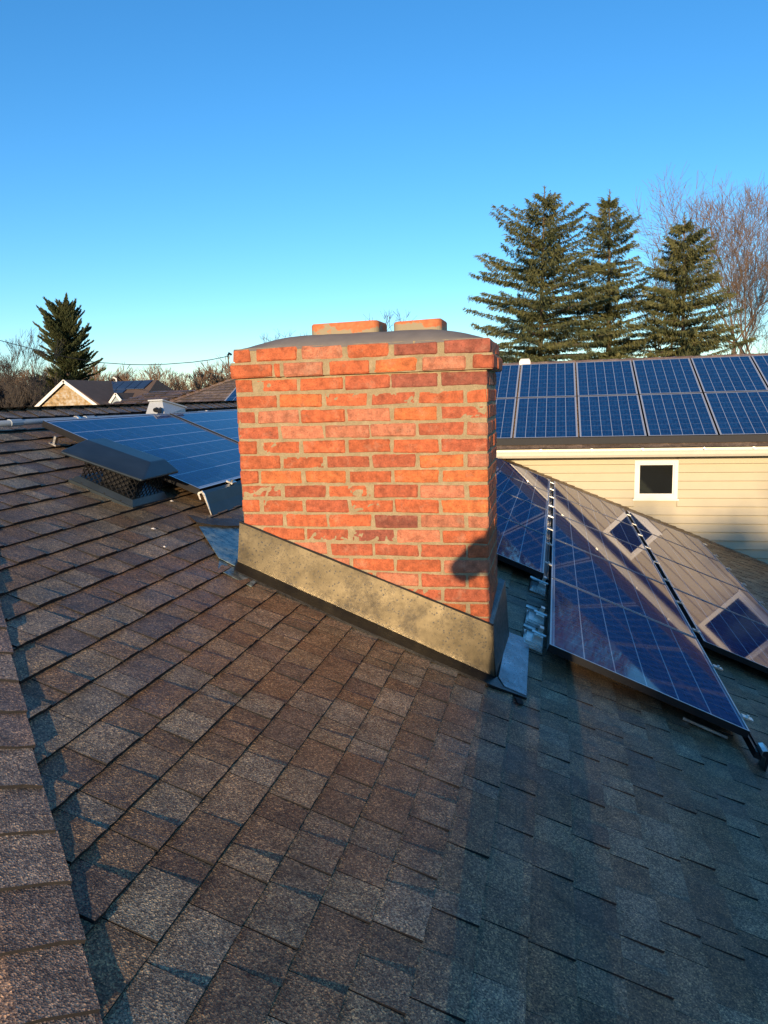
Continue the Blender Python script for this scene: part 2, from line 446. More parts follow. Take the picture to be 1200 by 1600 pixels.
# ------------------------------------------------------------------ the brick chimney
chim = thing('chimney', 'red brick chimney with grey cement crown and two clay flues', 'chimney', (-.55, .23, D1 + .25))
W, DEP = 1.108, .465
BZ = [0]; 
for d in (.0706, .0661, .0686, .0658, .0652, .0653, .0644, .0650, .0657, .0632, .0634, .0679, .0642, .0632, .0620, .0635, .0635, .0635, .0635): BZ.append(BZ[-1] - d)
def brick_tint():
    k = R.random()
    if k < .42: c = (.435, .112, .043)
    elif k < .64: c = (.375, .098, .046)
    elif k < .78: c = (.490, .140, .045)
    elif k < .86: c = (.270, .080, .050)
    else: c = (.440, .160, .088)
    q = R.uniform(.86, 1.12); return tuple(x*q for x in c)
def brick_geo(mb, lo, hi, tint, ch=.0065, jit=.0020):
    lo, hi = Vector(lo), Vector(hi); c = (lo + hi)/2; h = (hi - lo)/2; V = {}; P = []
    for sx in (-1, 1):
        for sy_ in (-1, 1):
            for sz in (-1, 1):
                cc = [ch*R.uniform(.6, 1.5) for _ in range(3)]
                for ax in range(3):      # vertex lying on the face normal to axis ax
                    q = [sx*h.x, sy_*h.y, sz*h.z]; sg = (sx, sy_, sz)
                    for o in range(3):
                        if o != ax: q[o] -= sg[o]*cc[o]
                    q = [v + R.uniform(-jit, jit) for v in q]
                    V[(sx, sy_, sz, ax)] = len(P); P.append(c + Vector(q))
    F = []; S = (-1, 1)
    def quad(ids, n):
        a_, b_, c_ = (P[i] for i in ids[:3]); nn = (b_-a_).cross(c_-a_)
        F.append(tuple(ids) if nn.dot(n) > 0 else tuple(reversed(ids)))
    for ax in range(3):
        o1, o2 = [i for i in range(3) if i != ax]
        for s_ in S:
            ids = []
            for (u, v) in ((-1,-1),(1,-1),(1,1),(-1,1)):
                k = [0,0,0]; k[ax] = s_; k[o1] = u; k[o2] = v; ids.append(V[(*k, ax)])
            n = Vector((0,0,0)); n[ax] = s_; quad(ids, n)
    for ax in range(3):                  # edges along axis ax
        o1, o2 = [i for i in range(3) if i != ax]
        for u in S:
            for v in S:
                kk = []
                for e in S:
                    k = [0,0,0]; k[ax] = e; k[o1] = u; k[o2] = v; kk.append(tuple(k))
                n = Vector((0,0,0)); n[o1] = u; n[o2] = v
                quad([V[(*kk[0], o1)], V[(*kk[1], o1)], V[(*kk[1], o2)], V[(*kk[0], o2)]], n)
    for sx in S:
        for sy_ in S:
            for sz in S: quad([V[(sx, sy_, sz, i)] for i in range(3)], Vector((sx, sy_, sz)))
    mb.mesh(P, F, 0, tint)
back = MB()
def put_brick(x0, x1, y0, y1, zc, hz, jy=.0022):
    d = R.uniform(-jy, jy); e = R.uniform(-.0012, .0012); t = brick_tint()
    mb = MB(); brick_geo(mb, (x0, y0 + d, Z0 + zc - hz + e), (x1, y1, Z0 + zc + hz + e), t)
    mb.build('brick', M_BR, chim)
J = .0085; HB = .0300
for r, zc in enumerate(BZ):
    even = r % 2 == 0
    if even: xs = [-W, -W + .0885]; n = 5
    full = (W - .0885 - 5*J) / 5
    row = []
    if even:
        row.append((-W, -W + .0885)); x = -W + .0885 + J
        for i in range(5): row.append((x, x + full)); x += full + J
    else:
        x = -W
        for i in range(5): row.append((x, x + full)); x += full + J
        row.append((x, 0.))
    for i, (x0, x1) in enumerate(row):
        jl = R.uniform(-.0035, .0035) if i else 0; jr = R.uniform(-.0035, .0035) if i < len(row)-1 else 0
        half = (x1 - x0) < .12
        put_brick(x0 + jl, x1 + jr, 0, .192 if half else .092, zc, HB)
    # the two sides behind the corner bricks
    for side in (0, 1):
        cornhalf = (even and side == 0) or (not even and side == 1)
        y = (.192 if cornhalf else .092) + J
        while y < DEP - .03:
            y1 = min(y + full, DEP)
            if DEP - y1 < .05: y1 = DEP
            xa = -W if side == 0 else -.092
            put_brick(xa, xa + .092, y, y1, zc, HB, .0); y = y1 + J
    x = -W + .1
    while x < -.1:
        brick_geo(back, (x, DEP - .09, Z0 + zc - HB), (min(x + full, -.095), DEP, Z0 + zc + HB), brick_tint()); x += full + J
# corbelled course and top course
def X_at(px, py, Y): return at_y(px, py, Y).x
for (pxs, zc, hz, yf, xl, xr) in (
        ([(364,391),(400,464),(470,535),(542,608),(615,684),(693,766)], .1300, .0285, -.012, -1.104, .012),
        ([(358,424),(426,437),(440,504),(512,577),(584,651),(659,728),(738,772)], .0650, .0295, -.021, -1.119, .028)):
    for i, (p0, p1) in enumerate(pxs):
        x0 = xl if i == 0 else X_at(p0, 560, yf); x1 = xr if i == len(pxs)-1 else X_at(p1, 560, yf)
        put_brick(x0, x1, yf, .185 if i in (0, len(pxs)-1) and x1-x0 < .12 else .08, zc, hz, .001)
    for xa, xb in ((xl, xl + .09), (xr - .09, xr)):
        y = .195 if (xa < -.5) == (zc > .1) or (xa > -.5 and zc < .1) else .09
        while y < DEP + .01:
            y1 = min(y + .19, DEP + .02); put_brick(xa, xb, y, y1, zc, hz, 0); y = y1 + J
    x = xl + .1
    while x < xr - .1:
        brick_geo(back, (x, DEP - .07, Z0 + zc - hz), (min(x + .19, xr - .09), DEP + .015, Z0 + zc + hz), brick_tint()); x += .2
tag(back.build('rear_bricks', M_BR, chim), kind='stuff')
# mortar: an uneven skin set back from the brick faces
def mortar_sheet(mb, o, du, dv, nrm, nu, nv, amp):
    from mathutils import noise
    b = len(mb.v)
    for j in range(nv + 1):
        for i in range(nu + 1):
            p = o + du*(i/nu) + dv*(j/nv)
            h = amp*(noise.noise(p*38) + .6*noise.noise(p*95))
            if i in (0, nu): h -= .002
            mb.v.append(tuple(p + nrm*h))
    for j in range(nv):
        for i in range(nu):
            q = b + j*(nu+1) + i; mb.f.append((q, q+1, q+nu+2, q+nu+1)); mb.m.append(0); mb.t.append(None)
mo = MB(); rec = .0032; zlo, zhi = Z0 - 1.36, Z0 + .036
mortar_sheet(mo, Vector((-W+rec, rec, zlo)), Vector((W-2*rec, 0, 0)), Vector((0, 0, zhi-zlo)), Vector((0, -1, 0)), 130, 165, .0016)
mortar_sheet(mo, Vector((-rec, rec, zlo)), Vector((0, DEP-2*rec, 0)), Vector((0, 0, zhi-zlo)), Vector((1, 0, 0)), 54, 150, .0014)
mortar_sheet(mo, Vector((-W+rec, DEP-rec, zlo)), Vector((0, -DEP+2*rec, 0)), Vector((0, 0, zhi-zlo)), Vector((-1, 0, 0)), 54, 150, .0014)
mortar_sheet(mo, Vector((-rec, DEP-rec, zlo)), Vector((-W+2*rec, 0, 0)), Vector((0, 0, zhi-zlo)), Vector((0, 1, 0)), 60, 60, .001)
for (xl, xr, yf, z0, z1) in ((-1.1135, .0225, -.0165, .0365, .101), (-1.0985, .0065, -.008, .1005, .160)):
    mortar_sheet(mo, Vector((xl, yf, Z0+z0)), Vector((xr-xl, 0, 0)), Vector((0, 0, z1-z0)), Vector((0, -1, 0)), 130, 9, .0014)
    mortar_sheet(mo, Vector((xr, yf, Z0+z0)), Vector((0, DEP-2*yf*.3, 0)), Vector((0, 0, z1-z0)), Vector((1, 0, 0)), 54, 9, .0014)
    mortar_sheet(mo, Vector((xl, DEP, Z0+z0)), Vector((0, yf-DEP, 0)), Vector((0, 0, z1-z0)), Vector((-1, 0, 0)), 54, 9, .0014)
    mo.box((xl+.004, yf+.004, Z0+z0), (xr-.004, DEP+.004, Z0+z1-.002))
mo.build('mortar', M_MO, chim, smooth=True)
# cement crown
cm = MB(); nu, nv = 44, 20
from mathutils import noise as mnoise
x0, x1, y0, y1 = -1.100, .008, -.009, DEP+.010
def crown_h(x, y):
    ex = min(x - x0, x1 - x); ey = min(y - y0, y1 - y)
    a_ = min(1, ex/.30); b_ = min(1, ey/.12)
    return .004 + .056 * (1-(1-a_)**1.9) * (1-(1-b_)**2.0)
gridv = []
for j in range(nv+1):
    for i in range(nu+1):
        x = x0 + (x1-x0)*i/nu; y = y0 + (y1-y0)*j/nv
        h = crown_h(x, y) + .0022*mnoise.noise(Vector((x*16, y*16, 3)))
        if j == 0: h += .004*mnoise.noise(Vector((x*45, 0, 9)))
        gridv.append((x, y, Z0 + .1545 + h))
F = [(j*(nu+1)+i, j*(nu+1)+i+1, (j+1)*(nu+1)+i+1, (j+1)*(nu+1)+i) for j in range(nv) for i in range(nu)]
nb = len(gridv); rim = [i for i in range(nu+1)] + [j*(nu+1)+nu for j in range(1, nv+1)] + [nv*(nu+1)+i for i in range(nu-1, -1, -1)] + [j*(nu+1) for j in range(nv-1, 0, -1)]
gv = gridv + [(gridv[i][0], gridv[i][1], Z0 + .150) for i in rim]
for q in range(len(rim)):
    a_, b_ = rim[q], rim[(q+1) % len(rim)]; F.append((b_, a_, nb+q, nb+(q+1) % len(rim)))
cm.mesh(gv, F); cm.build('crown', M_CROWN, chim, smooth=True)
# clay flue liners
def flue(x0, x1, y0, y1, ztop, tiltz):
    mb = MB(); rad = .035; n = 6
    def ring(off, z):
        out = []
        for cx, cyy, a0 in ((x1-rad, y1-rad, 0), (x0+rad, y1-rad, 90), (x0+rad, y0+rad, 180), (x1-rad, y0+rad, 270)):
            for q in range(n+1):
                an = math.radians(a0 + 90*q/n); rr = rad - off
                x = cx + rr*math.cos(an); yq = cyy + rr*math.sin(an)
                out.append((x, yq, z + tiltz*(x - x0) + .0015*mnoise.noise(Vector((x*40, yq*40, z)))))
        return out
    rings = [ring(0, Z0+.15), ring(0, ztop-.006), ring(.004, ztop), ring(.018, ztop-.001), ring(.021, ztop-.006), ring(.021, Z0+.13)]
    k = len(rings[0]); P = [p for r_ in rings for p in r_]
    mb.mesh(P, [(i*k+j, i*k+(j+1) % k, (i+1)*k+(j+1) % k, (i+1)*k+j) for i in range(len(rings)-1) for j in range(k)])
    mb.poly(rings[-1])
    return mb.build('flue_liner', M_FLUE, chim, smooth=False)
flue(-.790, -.482, .12, .34, Z0 + .262, .015)
flue(-.416, -.205, .12, .34, Z0 + .254, .03)
# flashing
fl = MB(); yf = -.007
def front_line(x, up_): # height of the flashing's top edge
    return Z0 - .604 + (x + 1.123)*(-.435/1.132) + up_
N = 24; top_ = []; bot_ = []
for i in range(N+1):
    x = -1.122 + (1.140)*i/N
    wob = .0022*mnoise.noise(Vector((x*4, 2, 1)))
    top_.append((x, yf + wob, front_line(x, 0))); bot_.append((x - .012 + .018*i/N, yf - .022 + wob, D1 - SL*x + .014))
fl.mesh(top_ + bot_, [(i, N+1+i, N+2+i, i+1) for i in range(N)])
fl.mesh([(p[0], p[1]+.004, p[2]) for p in top_] + top_, [(i, N+1+i, N+2+i, i+1) for i in range(N)])
fl.poly([top_[0], (top_[0][0]-.012, .03, top_[0][2]-.004), (bot_[0][0]-.012, .03, bot_[0][2]+.006), bot_[0]])
side = fl.build('side_flashing', M_FLASH, chim, smooth=True)
fe = MB()                                                   # caulked top hem of the side flashing
fe.tube([(p[0], p[1]-.001, p[2]+.001) for p in top_], [.0035+.0015*R.random() for _ in top_], 5); fe.build('sealant', M_EDGE, side)
fg = MB()
q = [P1(s/CT, yy, .0205) for s, yy in ((-1.16, .0), (-1.11, -.135), (-.6, -.150), (.02, -.125), (.155, -.095), (.155, -.02), (.0, -.02))]
q2 = [P1(s/CT, yy, .0085) for s, yy in ((-1.16, .0), (-1.11, -.135), (-.6, -.150), (.02, -.125), (.155, -.095), (.155, -.02), (.0, -.02))]
fg.poly(q); n_ = len(q)
for i in range(n_): fg.poly([q[i], q2[i], q2[(i+1) % n_], q[(i+1) % n_]])
fg.build('roof_flange', M_FLANGE, chim)
ap = MB()                                                   # apron on the downhill side: upstand and skirt
q = [(.014, -.012, Z0-1.045), (.030, .56, Z0-.99), (.050, .56, D1-SL*.050+.03), (.030, -.028, D1-SL*.030+.014)]
ap.poly(q); ap.poly([(p[0]-.006, p[1], p[2]) for p in reversed(q)]); ap.poly([q[0], (q[0][0]-.006, q[0][1], q[0][2]), (q[1][0]-.006, q[1][1], q[1][2]), q[1]])
ap.poly([(-.0, .0, Z0-1.03), (.014, -.012, Z0-1.045), (.030, .56, Z0-.99), (.0, .56, Z0-.975)])
q = [P1(s/CT, yy, h) for s, yy, h in ((.030, -.020, .0245), (.030, .60, .026), (.138, .62, .024), (.150, -.080, .0235), (.06, -.085, .0235))]
ap.poly(q); q2 = [p - Vector((0, 0, .004)) for p in q]
for i in range(5): ap.poly([q[i], q2[i], q2[(i+1) % 5], q[(i+1) % 5]])
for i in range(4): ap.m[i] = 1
ap.build('apron_flashing', [M_FLASHB, M_FLASHD], chim)
bk = MB()                                                   # sheet on the uphill side, half covered by shingles
def sheet(mb, pts, h, mi=0):
    q = [P1(s/CT, yy, h + 0.) for s, yy in pts]; q2 = [p - Vector((0,0,.003)) for p in q]; n = len(q)
    mb.poly(q, mi)
    for i in range(n): mb.poly([q[i], q2[i], q2[(i+1) % n], q[(i+1) % n]], mi)
sheet(bk, [(-1.435, .19), (-1.30, .03), (-1.21, -.075), (-1.125, -.085), (-1.118, .35), (-1.33, .42)], .0195)
sheet(bk, [(-1.205, -.075), (-1.16, -.185), (-1.00, -.205), (-1.01, -.11), (-1.12, -.085)], .0125)
bk.build('valley_sheet', M_SHEET, chim)
lp = MB()                                                   # curled shingle lip over the sheet
arc = [(-1.455, .20), (-1.40, .26), (-1.355, .335), (-1.325, .42), (-1.30, .47)]
for i in range(len(arc)-1):
    (s_a, y_a), (s_b, y_b) = arc[i], arc[i+1]
    lp.poly([P1(s_a/CT-.10, y_a+.10, .010), P1(s_b/CT-.10, y_b+.10, .010), P1(s_b/CT, y_b, .030), P1(s_a/CT, y_a, .030)][::-1], 0, (.085, .07, .06))
    lp.poly([P1(s_a/CT, y_a, .030), P1(s_b/CT, y_b, .030), P1(s_b/CT, y_b, .018), P1(s_a/CT, y_a, .018)], 1, (.1,.1,.1))
lp.build('lifted_shingle', [M_SH, M_EDGE], roof)
db = MB(); c = P1(.105/CT, -.115, .012)
db.mesh([c, c+Vector((.03,.004,-.01)), c+Vector((.042,-.045,-.012)), c+Vector((.02,-.06,-.004)), c+Vector((.004,-.02,.006))], [(0,4,3,2,1)])
db.mesh([c+Vector((0,0,-.006)), c+Vector((.03,.004,-.016)), c+Vector((.042,-.045,-.018)), c+Vector((.02,-.06,-.010))], [(0,1,2,3)])
tag(db.build('tar_scrap', M_EDGE, None, tuple(c)), 'small black tar scrap on the shingles below the chimney apron', 'scrap')

# ------------------------------------------------------------------ solar panels
PANEL_W, PANEL_L = .985, 1.335
def panel_meshes(frame_mat, PW_=PANEL_W, PL_=PANEL_L, cells=M_CELL):
    fb = MB(); w, l, t, b = PW_/2, PL_/2, .036, .009
    for lo, hi in (((-w,-l,-t),(w,-l+b,.0)), ((-w,l-b,-t),(w,l,.0)), ((-w,-l+b,-t),(-w+b,l-b,.0)), ((w-b,-l+b,-t),(w,l-b,.0))): fb.box(lo, hi, 0)
    for i, f in enumerate(fb.f): fb.m[i] = 1 if i % 6 == 1 else 0
    gb = MB(); gb.box((-w+b, -l+b, -.030), (w-b, l-b, -.003))
    return fb.data('frame', frame_mat), gb.data('glass', cells)
ME_FR, ME_GL = panel_meshes([M_DARKAL, M_FRAME])
ME_FR2, ME_GL2 = panel_meshes([M_DARKAL, M_FRAME], .932, 1.415, M_CELL2)
def panel(arr, origin, ex, ey, mes=(ME_FR, ME_GL)):
    ex, ey = Vector(ex).normalized(), Vector(ey).normalized(); ez = ex.cross(ey)
    o = bpy.data.objects.new('solar_panel', None); COL.objects.link(o); o.empty_display_size = .2; o.parent = arr
    M = Matrix((ex, ey, ez)).transposed().to_4x4(); M.translation = Vector(origin) - arr.location; o.matrix_basis = M
    link('frame', mes[0], o); link('glass', mes[1], o); return o
def part_empty(name, parent):
    o = bpy.data.objects.new(name, None); COL.objects.link(o); o.parent = parent; return o
HP = .105; dn = Vector((CT, 0, -ST))
AR1 = thing('solar_array', 'array of blue solar panels on the slope right of the chimney', 'solar array', tuple(P1(.664/CT, .43, 0)))
cols = (('column beside the chimney', -.295, 1), ('middle column', .664, 0), ('outer column', 1.615, 1))
Y0P, PIT = .43, 1.352
for cn, xs_, r0 in cols:
    for r_ in range(r0, 5):
        panel(AR1, P1(xs_/CT, Y0P + PIT*(r_ + .5), HP), dn, (0, 1, 0))
def rail_prof(): return [(-.017,-.03),(.017,-.03),(.017,.0),(.008,.0),(.008,-.008),(-.008,-.008),(-.008,.0),(-.017,.0)]
def rail(x, ya, yb, h=HP-.03):
    a_ = P1(x/CT, ya, h)
    mb = MB(); mb.prism(rail_prof(), a_, P1(x/CT, yb, h), dn, (ST, 0, CT)); o = mb.build('mounting_rail', M_DARKAL, AR1)
    y = ya + .3; k = 0
    while y < yb:
        cb = MB(); c0 = P1(x/CT, y, h+.032)
        ez = Vector((ST,0,CT))
        def T(p): return c0 + dn*p[0] + Vector((0,1,0))*p[1] + ez*p[2]
        cb.box((-.026,-.02,.0),(.026,.02,.008), 0, None, T); cb.tube([T((0,0,.008)), T((0,0,.018))], .008, 6)
        cb.build('clamp', M_ALU, o); y += PIT*.5; k += 1
    return o
rail(.185, 1.80, 7.2)
rail(1.140, .30, 7.2)
rail(2.087, 1.80, 7.2)
# hooked end bracket of the second rail
hb = MB(); e0 = P1(1.155/CT, .32, HP-.02); ez = Vector((ST, 0, CT)); yv = Vector((0, 1, 0))
prof = [(.0, .018), (.022, .010), (.026, -.008), (.040, -.085), (.034, -.105), (.028, -.088), (.010, -.018), (-.014, -.012), (-.016, .008)]
hb.prism(prof, e0 - yv*.035, e0 + yv*.05, dn, ez)
hb.prism([(p[0]*.86+.001, p[1]*.9) for p in prof], e0 - yv*.0365, e0 - yv*.0355, dn, ez, 1)
hb.build('rail_bracket', [M_ALU, M_DARKAL], AR1)
tb = MB(); tb.box((.86/CT, .462, .018), (1.06/CT, .475, .030), 0, None, lambda p: P1(p[0], p[1], p[2]))
tb.build('mounting_strip', M_ALU, AR1)
# stepped aluminium feet beside the front panel
for i, (yy, lab) in enumerate(((1.72, 'aluminium roof foot tucked under the corner where two panel columns meet'),
                               (1.02, 'middle of three stepped aluminium roof feet beside the front panel'),
                               (.66, 'nearest stepped aluminium roof foot, beside the chimney apron'))):
    base = P1(.160/CT, yy, .012); o = part_empty('mounting_foot', AR1)
    def T(p): return base + dn*p[0] + yv*p[1] + ez*p[2]
    mb = MB()
    for lo, hi in (((-.055,-.13,.0),(.050,.12,.006)), ((-.050,-.11,.0062),(.045,.09,.014)), ((-.045,-.085,.0142),(.045,.06,.021))): mb.box(lo, hi, 0, None, T)
    mb.build('base_plate', M_ALU, o)
    mb = MB(); mb.box((-.012,-.05,.021),(.034,.03,.05), 0, None, T); mb.box((.0,-.03,.05),(.022,.01,.092), 0, None, T); mb.build('post', M_ALU, o)
    mb = MB(); mb.tube([T((-.03,-.035,.062)), T((.045,-.035,.062))], .006, 6); mb.build('bolt', M_ALU, o); mb = MB(); mb.tube([T((-.07,.10,.03)), T((-.005,.10,.03))], .012, 8); mb.build('spacer', M_ALU, o)

# left array under the ridge
AR2 = thing('solar_array', 'pale blue reflecting solar array below the ridge, left of the chimney', 'solar array', tuple(P1(-2.052/CT, .455, 0)))
for k in range(3): panel(AR2, P1(-2.052/CT, .455 + 1.39*(k + .5), HP), dn, (0, 1.0, 0))
sk = MB()                                                     # skirt along the array's lower edge
a_ = P1(-1.585/CT, .45, HP-.02); b_ = P1(-1.585/CT, 3.2, HP-.02)
prof = [(.0, .012), (.016, .022), (.030, .014), (.108, -.078), (.122, -.098), (.118, -.078), (.030, .004), (.016, .012)]
so = part_empty('array_skirt', AR2)
sk.prism(prof, a_, b_, dn, ez, 0, False); sk.build('skirt', M_VENT, so)
se = MB(); se.prism([(-.002,.010),(.016,.026),(.033,.016),(.112,-.080),(.126,-.104),(.118,-.102),(.104,-.078),(.030,.004),(.016,.014),(.006,.004),(.026,-.020),(.020,-.026),(-.004,.0)], a_ - yv*.004, a_ + yv*.002, dn, ez); se.build('end_trim', M_ALU, so)
sc_ = MB(); cc = P1(-1.575/CT, .82, HP+.004)
def T(p): return cc + dn*p[0] + yv*p[1] + ez*p[2]
sc_.box((-.02,-.03,-.002),(.02,.03,.008),0,None,T); sc_.tube([T((0,0,.008)),T((0,0,.018))], .008, 6); sc_.build('clamp', M_ALU, so)
for k, yy in enumerate((.62,)):
    mb = MB(); c0 = P1(-2.40/CT, .43, .02)
    def T(p): return c0 + dn*p[0] + yv*p[1] + ez*p[2]
    mb.box((.0,-.02,0),(.045,.02,.008),0,None,T); mb.box((.015,-.01,.008),(.028,.012,.05),0,None,T)
    mb.build('mounting_foot', M_ALU, AR2)
# grey conduit along the ridge with couplings and straps
co = thing('conduit', 'grey plastic conduit running along just below the ridge', 'pipe', tuple(P1(-2.60/CT, 0, .03)))
mb = MB(); mb.tube([P1(-2.600/CT, -.75, .055), P1(-2.600/CT, .6, .055), P1(-2.575/CT, 2.2, .055), P1(-2.555/CT, 5.5, .055)], .0165, 10); mb.build('pipe', M_CONDUIT, co, smooth=True)
for yy in (.40, 1.05, 2.52):
    mb = MB(); xx = -2.600 + .016*max(0, yy-.6); mb.tube([P1(xx/CT, yy-.045, .055), P1(xx/CT, yy+.045, .055)], .021, 10); mb.build('coupling', M_CONDUIT, co)
for yy in (.93, 2.05, 2.62):
    mb = MB(); xx = -2.600 + .016*max(0, yy-.6); c0 = P1(xx/CT, yy, .0)
    def T(p): return c0 + dn*p[0] + yv*p[1] + ez*p[2]
    mb.box((-.035,-.012,.0),(.035,.012,.036),0,None,T); mb.tube([T((0,-.012,.055)),T((0,.012,.055))], .0235, 10); mb.build('strap', M_ALU, co)
# junction box on the conduit
jb = thing('junction_box', 'pale grey junction box tilted on the conduit above the left array', 'junction box', tuple(P1(-2.56/CT, 1.9, .04)))
c0 = P1(-2.565/CT, 1.955, .060)
rotb = Matrix.Rotation(math.radians(-8), 3, 'X')
def T(p): return c0 + rotb @ Vector((p[0]*.85, p[1]*.78, p[2]*.95))
mb = MB()
mb.mesh([T(p) for p in ((-.10,-.20,-.02),(.085,-.20,-.02),(.085,.21,-.02),(-.10,.21,-.02),(-.10,-.12,.095),(.02,-.12,.098),(.072,.21,.075),(-.10,.21,.085))],
        [(0,3,2,1),(4,5,6,7),(0,1,5,4),(1,2,6,5),(2,3,7,6),(3,0,4,7)]); mb.build('enclosure', M_BOXG, jb)
mb = MB(); mb.mesh([T(p) for p in ((-.11,-.135,.098),(.03,-.135,.101),(.085,.22,.078),(-.11,.22,.088),(-.11,-.135,.108),(.03,-.135,.111),(.085,.22,.088),(-.11,.22,.098))],
        [(0,3,2,1),(4,5,6,7),(0,1,5,4),(1,2,6,5),(2,3,7,6),(3,0,4,7)]); mb.build('lid', M_BOXG, jb)
mb = MB(); mb.tube([T((.04,-.19,.03)), T((.05,-.225,.02)), T((.05,-.235,-.03))], .014, 8); mb.tube([T((.0,-.18,.03)), T((.0,-.215,.02))], .016, 8); mb.build('fitting', M_DARKAL, jb)
mb = MB(); mb.tube([T((.05,.21,.03)), T((.06,.29,.03)), T((.06,.38,-.02)), T((.03,.46,-.03))], .011, 8); mb.build('cable', M_CONDUIT, jb, smooth=True)

# ------------------------------------------------------------------ box vent
vx0, vx1, vy0, vy1 = -2.035, -1.700, .055, .40
vent = thing('roof_vent', 'dark blue box vent with wire mesh sides on the shingles', 'vent', tuple(P1((vx0+vx1)/2/CT, .25, 0)))
def V3(x, y, h): return P1(x/CT, y, h)
mb = MB()
mb.box((vx0/CT, vy0, .004), (vx1/CT, vy1, .020), 0, None, lambda p: P1(*p))
i1 = .025
mb.mesh([V3(x, y, h) for x, y, h in ((vx0+.005,vy0+.005,.020),(vx1-.005,vy0+.005,.020),(vx1-.005,vy1-.005,.020),(vx0+.005,vy1-.005,.020),
        (vx0+i1,vy0+i1,.045),(vx1-i1,vy0+i1,.045),(vx1-i1,vy1-i1,.045),(vx0+i1,vy1-i1,.045))], [(4,5,6,7),(0,1,5,4),(1,2,6,5),(2,3,7,6),(3,0,4,7)])
mb.build('base_flange', M_VENT, vent)
for sx_, sy2 in ((vx0+.06, vy0-.0005), (vx0+.18, vy0-.0005), (vx1-.07, vy0-.0005)):
    s_ = MB(); s_.tube([V3(sx_, sy2+.012, .020), V3(sx_, sy2+.012, .026)], .006, 6); s_.build('screw', M_WIRE, vent)
j1, jt = .035, .140
core = MB(); core.box(((vx0+.10)/CT, vy0+.10, .03), ((vx1-.10)/CT, vy1-.10, jt), 0, None, lambda p: P1(*p)); core.build('throat', M_WIRE, vent)
def lattice(A, B, h0, h1, n):
    mb = MB(); A, B = Vector(A), Vector(B); Lw = (B-A).length; step = Lw/n; Hh = h1-h0
    def q(u, v): p = A + (B-A)*(u/Lw); return V3(p.x, p.y, h0+v)
    for k in range(-6, n+1):
        for sgn in (1, -1):
            u0 = k*step; u1 = u0 + Hh*1.0; v0, v1 = (0, Hh) if sgn > 0 else (Hh, 0)
            ua, ub = max(u0, 0), min(u1, Lw)
            if ub - ua < .004: continue
            va = v0 + (v1-v0)*(ua-u0)/(u1-u0); vb_ = v0 + (v1-v0)*(ub-u0)/(u1-u0)
            mb.tube([q(ua, va), q(ub, vb_)], .0026, 4, caps=False)
    return mb.build('mesh_screen', M_WIRE, vent)
lattice((vx0+j1, vy0+j1), (vx1-j1, vy0+j1), .045, jt+.01, 9); lattice((vx1-j1, vy0+j1), (vx1-j1, vy1-j1), .045, jt+.01, 8); lattice((vx0+j1, vy0+j1), (vx0+j1, vy1-j1), .045, jt+.01, 8)
# hood: a folded tray, pitched a little flatter than the roof
ho = MB()
def hh(x, h): return h + .030*(x + 2.058)/.40
lowr = [(-2.072, -.005), (-1.680, .005), (-1.680, .37), (-2.072, .37)]
topr = [(-2.078, .185), (-1.745, .185), (-1.745, .33), (-2.078, .33)]
P = [V3(x, y, hh(x, .142)) for x, y in lowr] + [V3(x, y, hh(x, .156)) for x, y in lowr] + [V3(x, y, hh(x, .200)) for x, y in topr]
P[5] = P[5] + Vector((.012, -.004, -.006))
ho.mesh(P, [(0,3,2,1)] + [(i, (i+1) % 4, 4+(i+1) % 4, 4+i) for i in range(4)] + [(4+i, 4+(i+1) % 4, 8+(i+1) % 4, 8+i) for i in range(4)] + [(8,9,10,11)])
hd = ho.build('hood', M_VENT, vent)
bm = hd.modifiers.new('bevel', 'BEVEL'); bm.width = .013; bm.segments = 3; bm.limit_method = 'ANGLE'; bm.angle_limit = math.radians(18)
# ------------------------------------------------------------------ loose bits on the roof
for i, (s_, yy, w) in enumerate(((-1.53, -.06, .012), (-1.68, .39, .010), (-1.40, -.20, .008), (-1.22, .72, .022), (-1.42, 1.0, .010))):
    c0 = P1(s_/CT, yy, .012); mb = MB(); q = [c0 + Vector((R.uniform(-w,w), R.uniform(-w,w), 0)) for _ in range(3)]
    mb.mesh([c0+Vector((-w,-w*.4,0)), c0+Vector((w*.6,-w*.7,-w*.2)), c0+Vector((w,w*.5,-w*.3)), c0+Vector((-w*.3,w*.6,0)), c0+Vector((0,0,.004))], [(0,1,4),(1,2,4),(2,3,4),(3,0,4),(0,3,2,1)])
    tag(mb.build('mortar_crumb', M_WHITE, None, tuple(c0)), ('pale mortar crumb on the shingles below the box vent', 'pale crumb beside the vent base near the skirt', 'tiny pale crumb on the shingles left of the flashing',
        'pale mortar flake on the shingles at the chimney back corner', 'pale crumb under the left array skirt by the chimney')[i], 'crumb')

# ------------------------------------------------------------------ the taller house behind
S2 = .45; A2 = math.atan(S2); C2, N2 = math.cos(A2), math.sin(A2); YE, ZE = 8.1, Z0 - .905
YR = 11.15; ZR = ZE + S2*(YR - YE); XC = -8.95; XRG = 12.0
def Q2(x, s, n=0.): return Vector((x, YE + s*C2 - n*N2, ZE + s*N2 + n*C2))     # s up the slope
tall = thing('taller_house', 'taller tan sided house wing behind the right array, with panels on its roof', 'house', (2, 11, 0))
mb = MB(); xa, xb = XC + (YR-YE), XRG
mb.poly([(XC, YE, ZE), (XRG, YE, ZE), (XRG, YR, ZR), (xa, YR, ZR)])
mb.poly([(XC, YE, ZE), (xa, YR, ZR), (XC, 2*YR-YE, ZE)]); mb.poly([(XRG, YR, ZR), (XRG, 2*YR-YE, ZE), (XC, 2*YR-YE, ZE), (xa, YR, ZR)][::-1])
rf2 = mb.build('roof', M_FARROOF, tall)
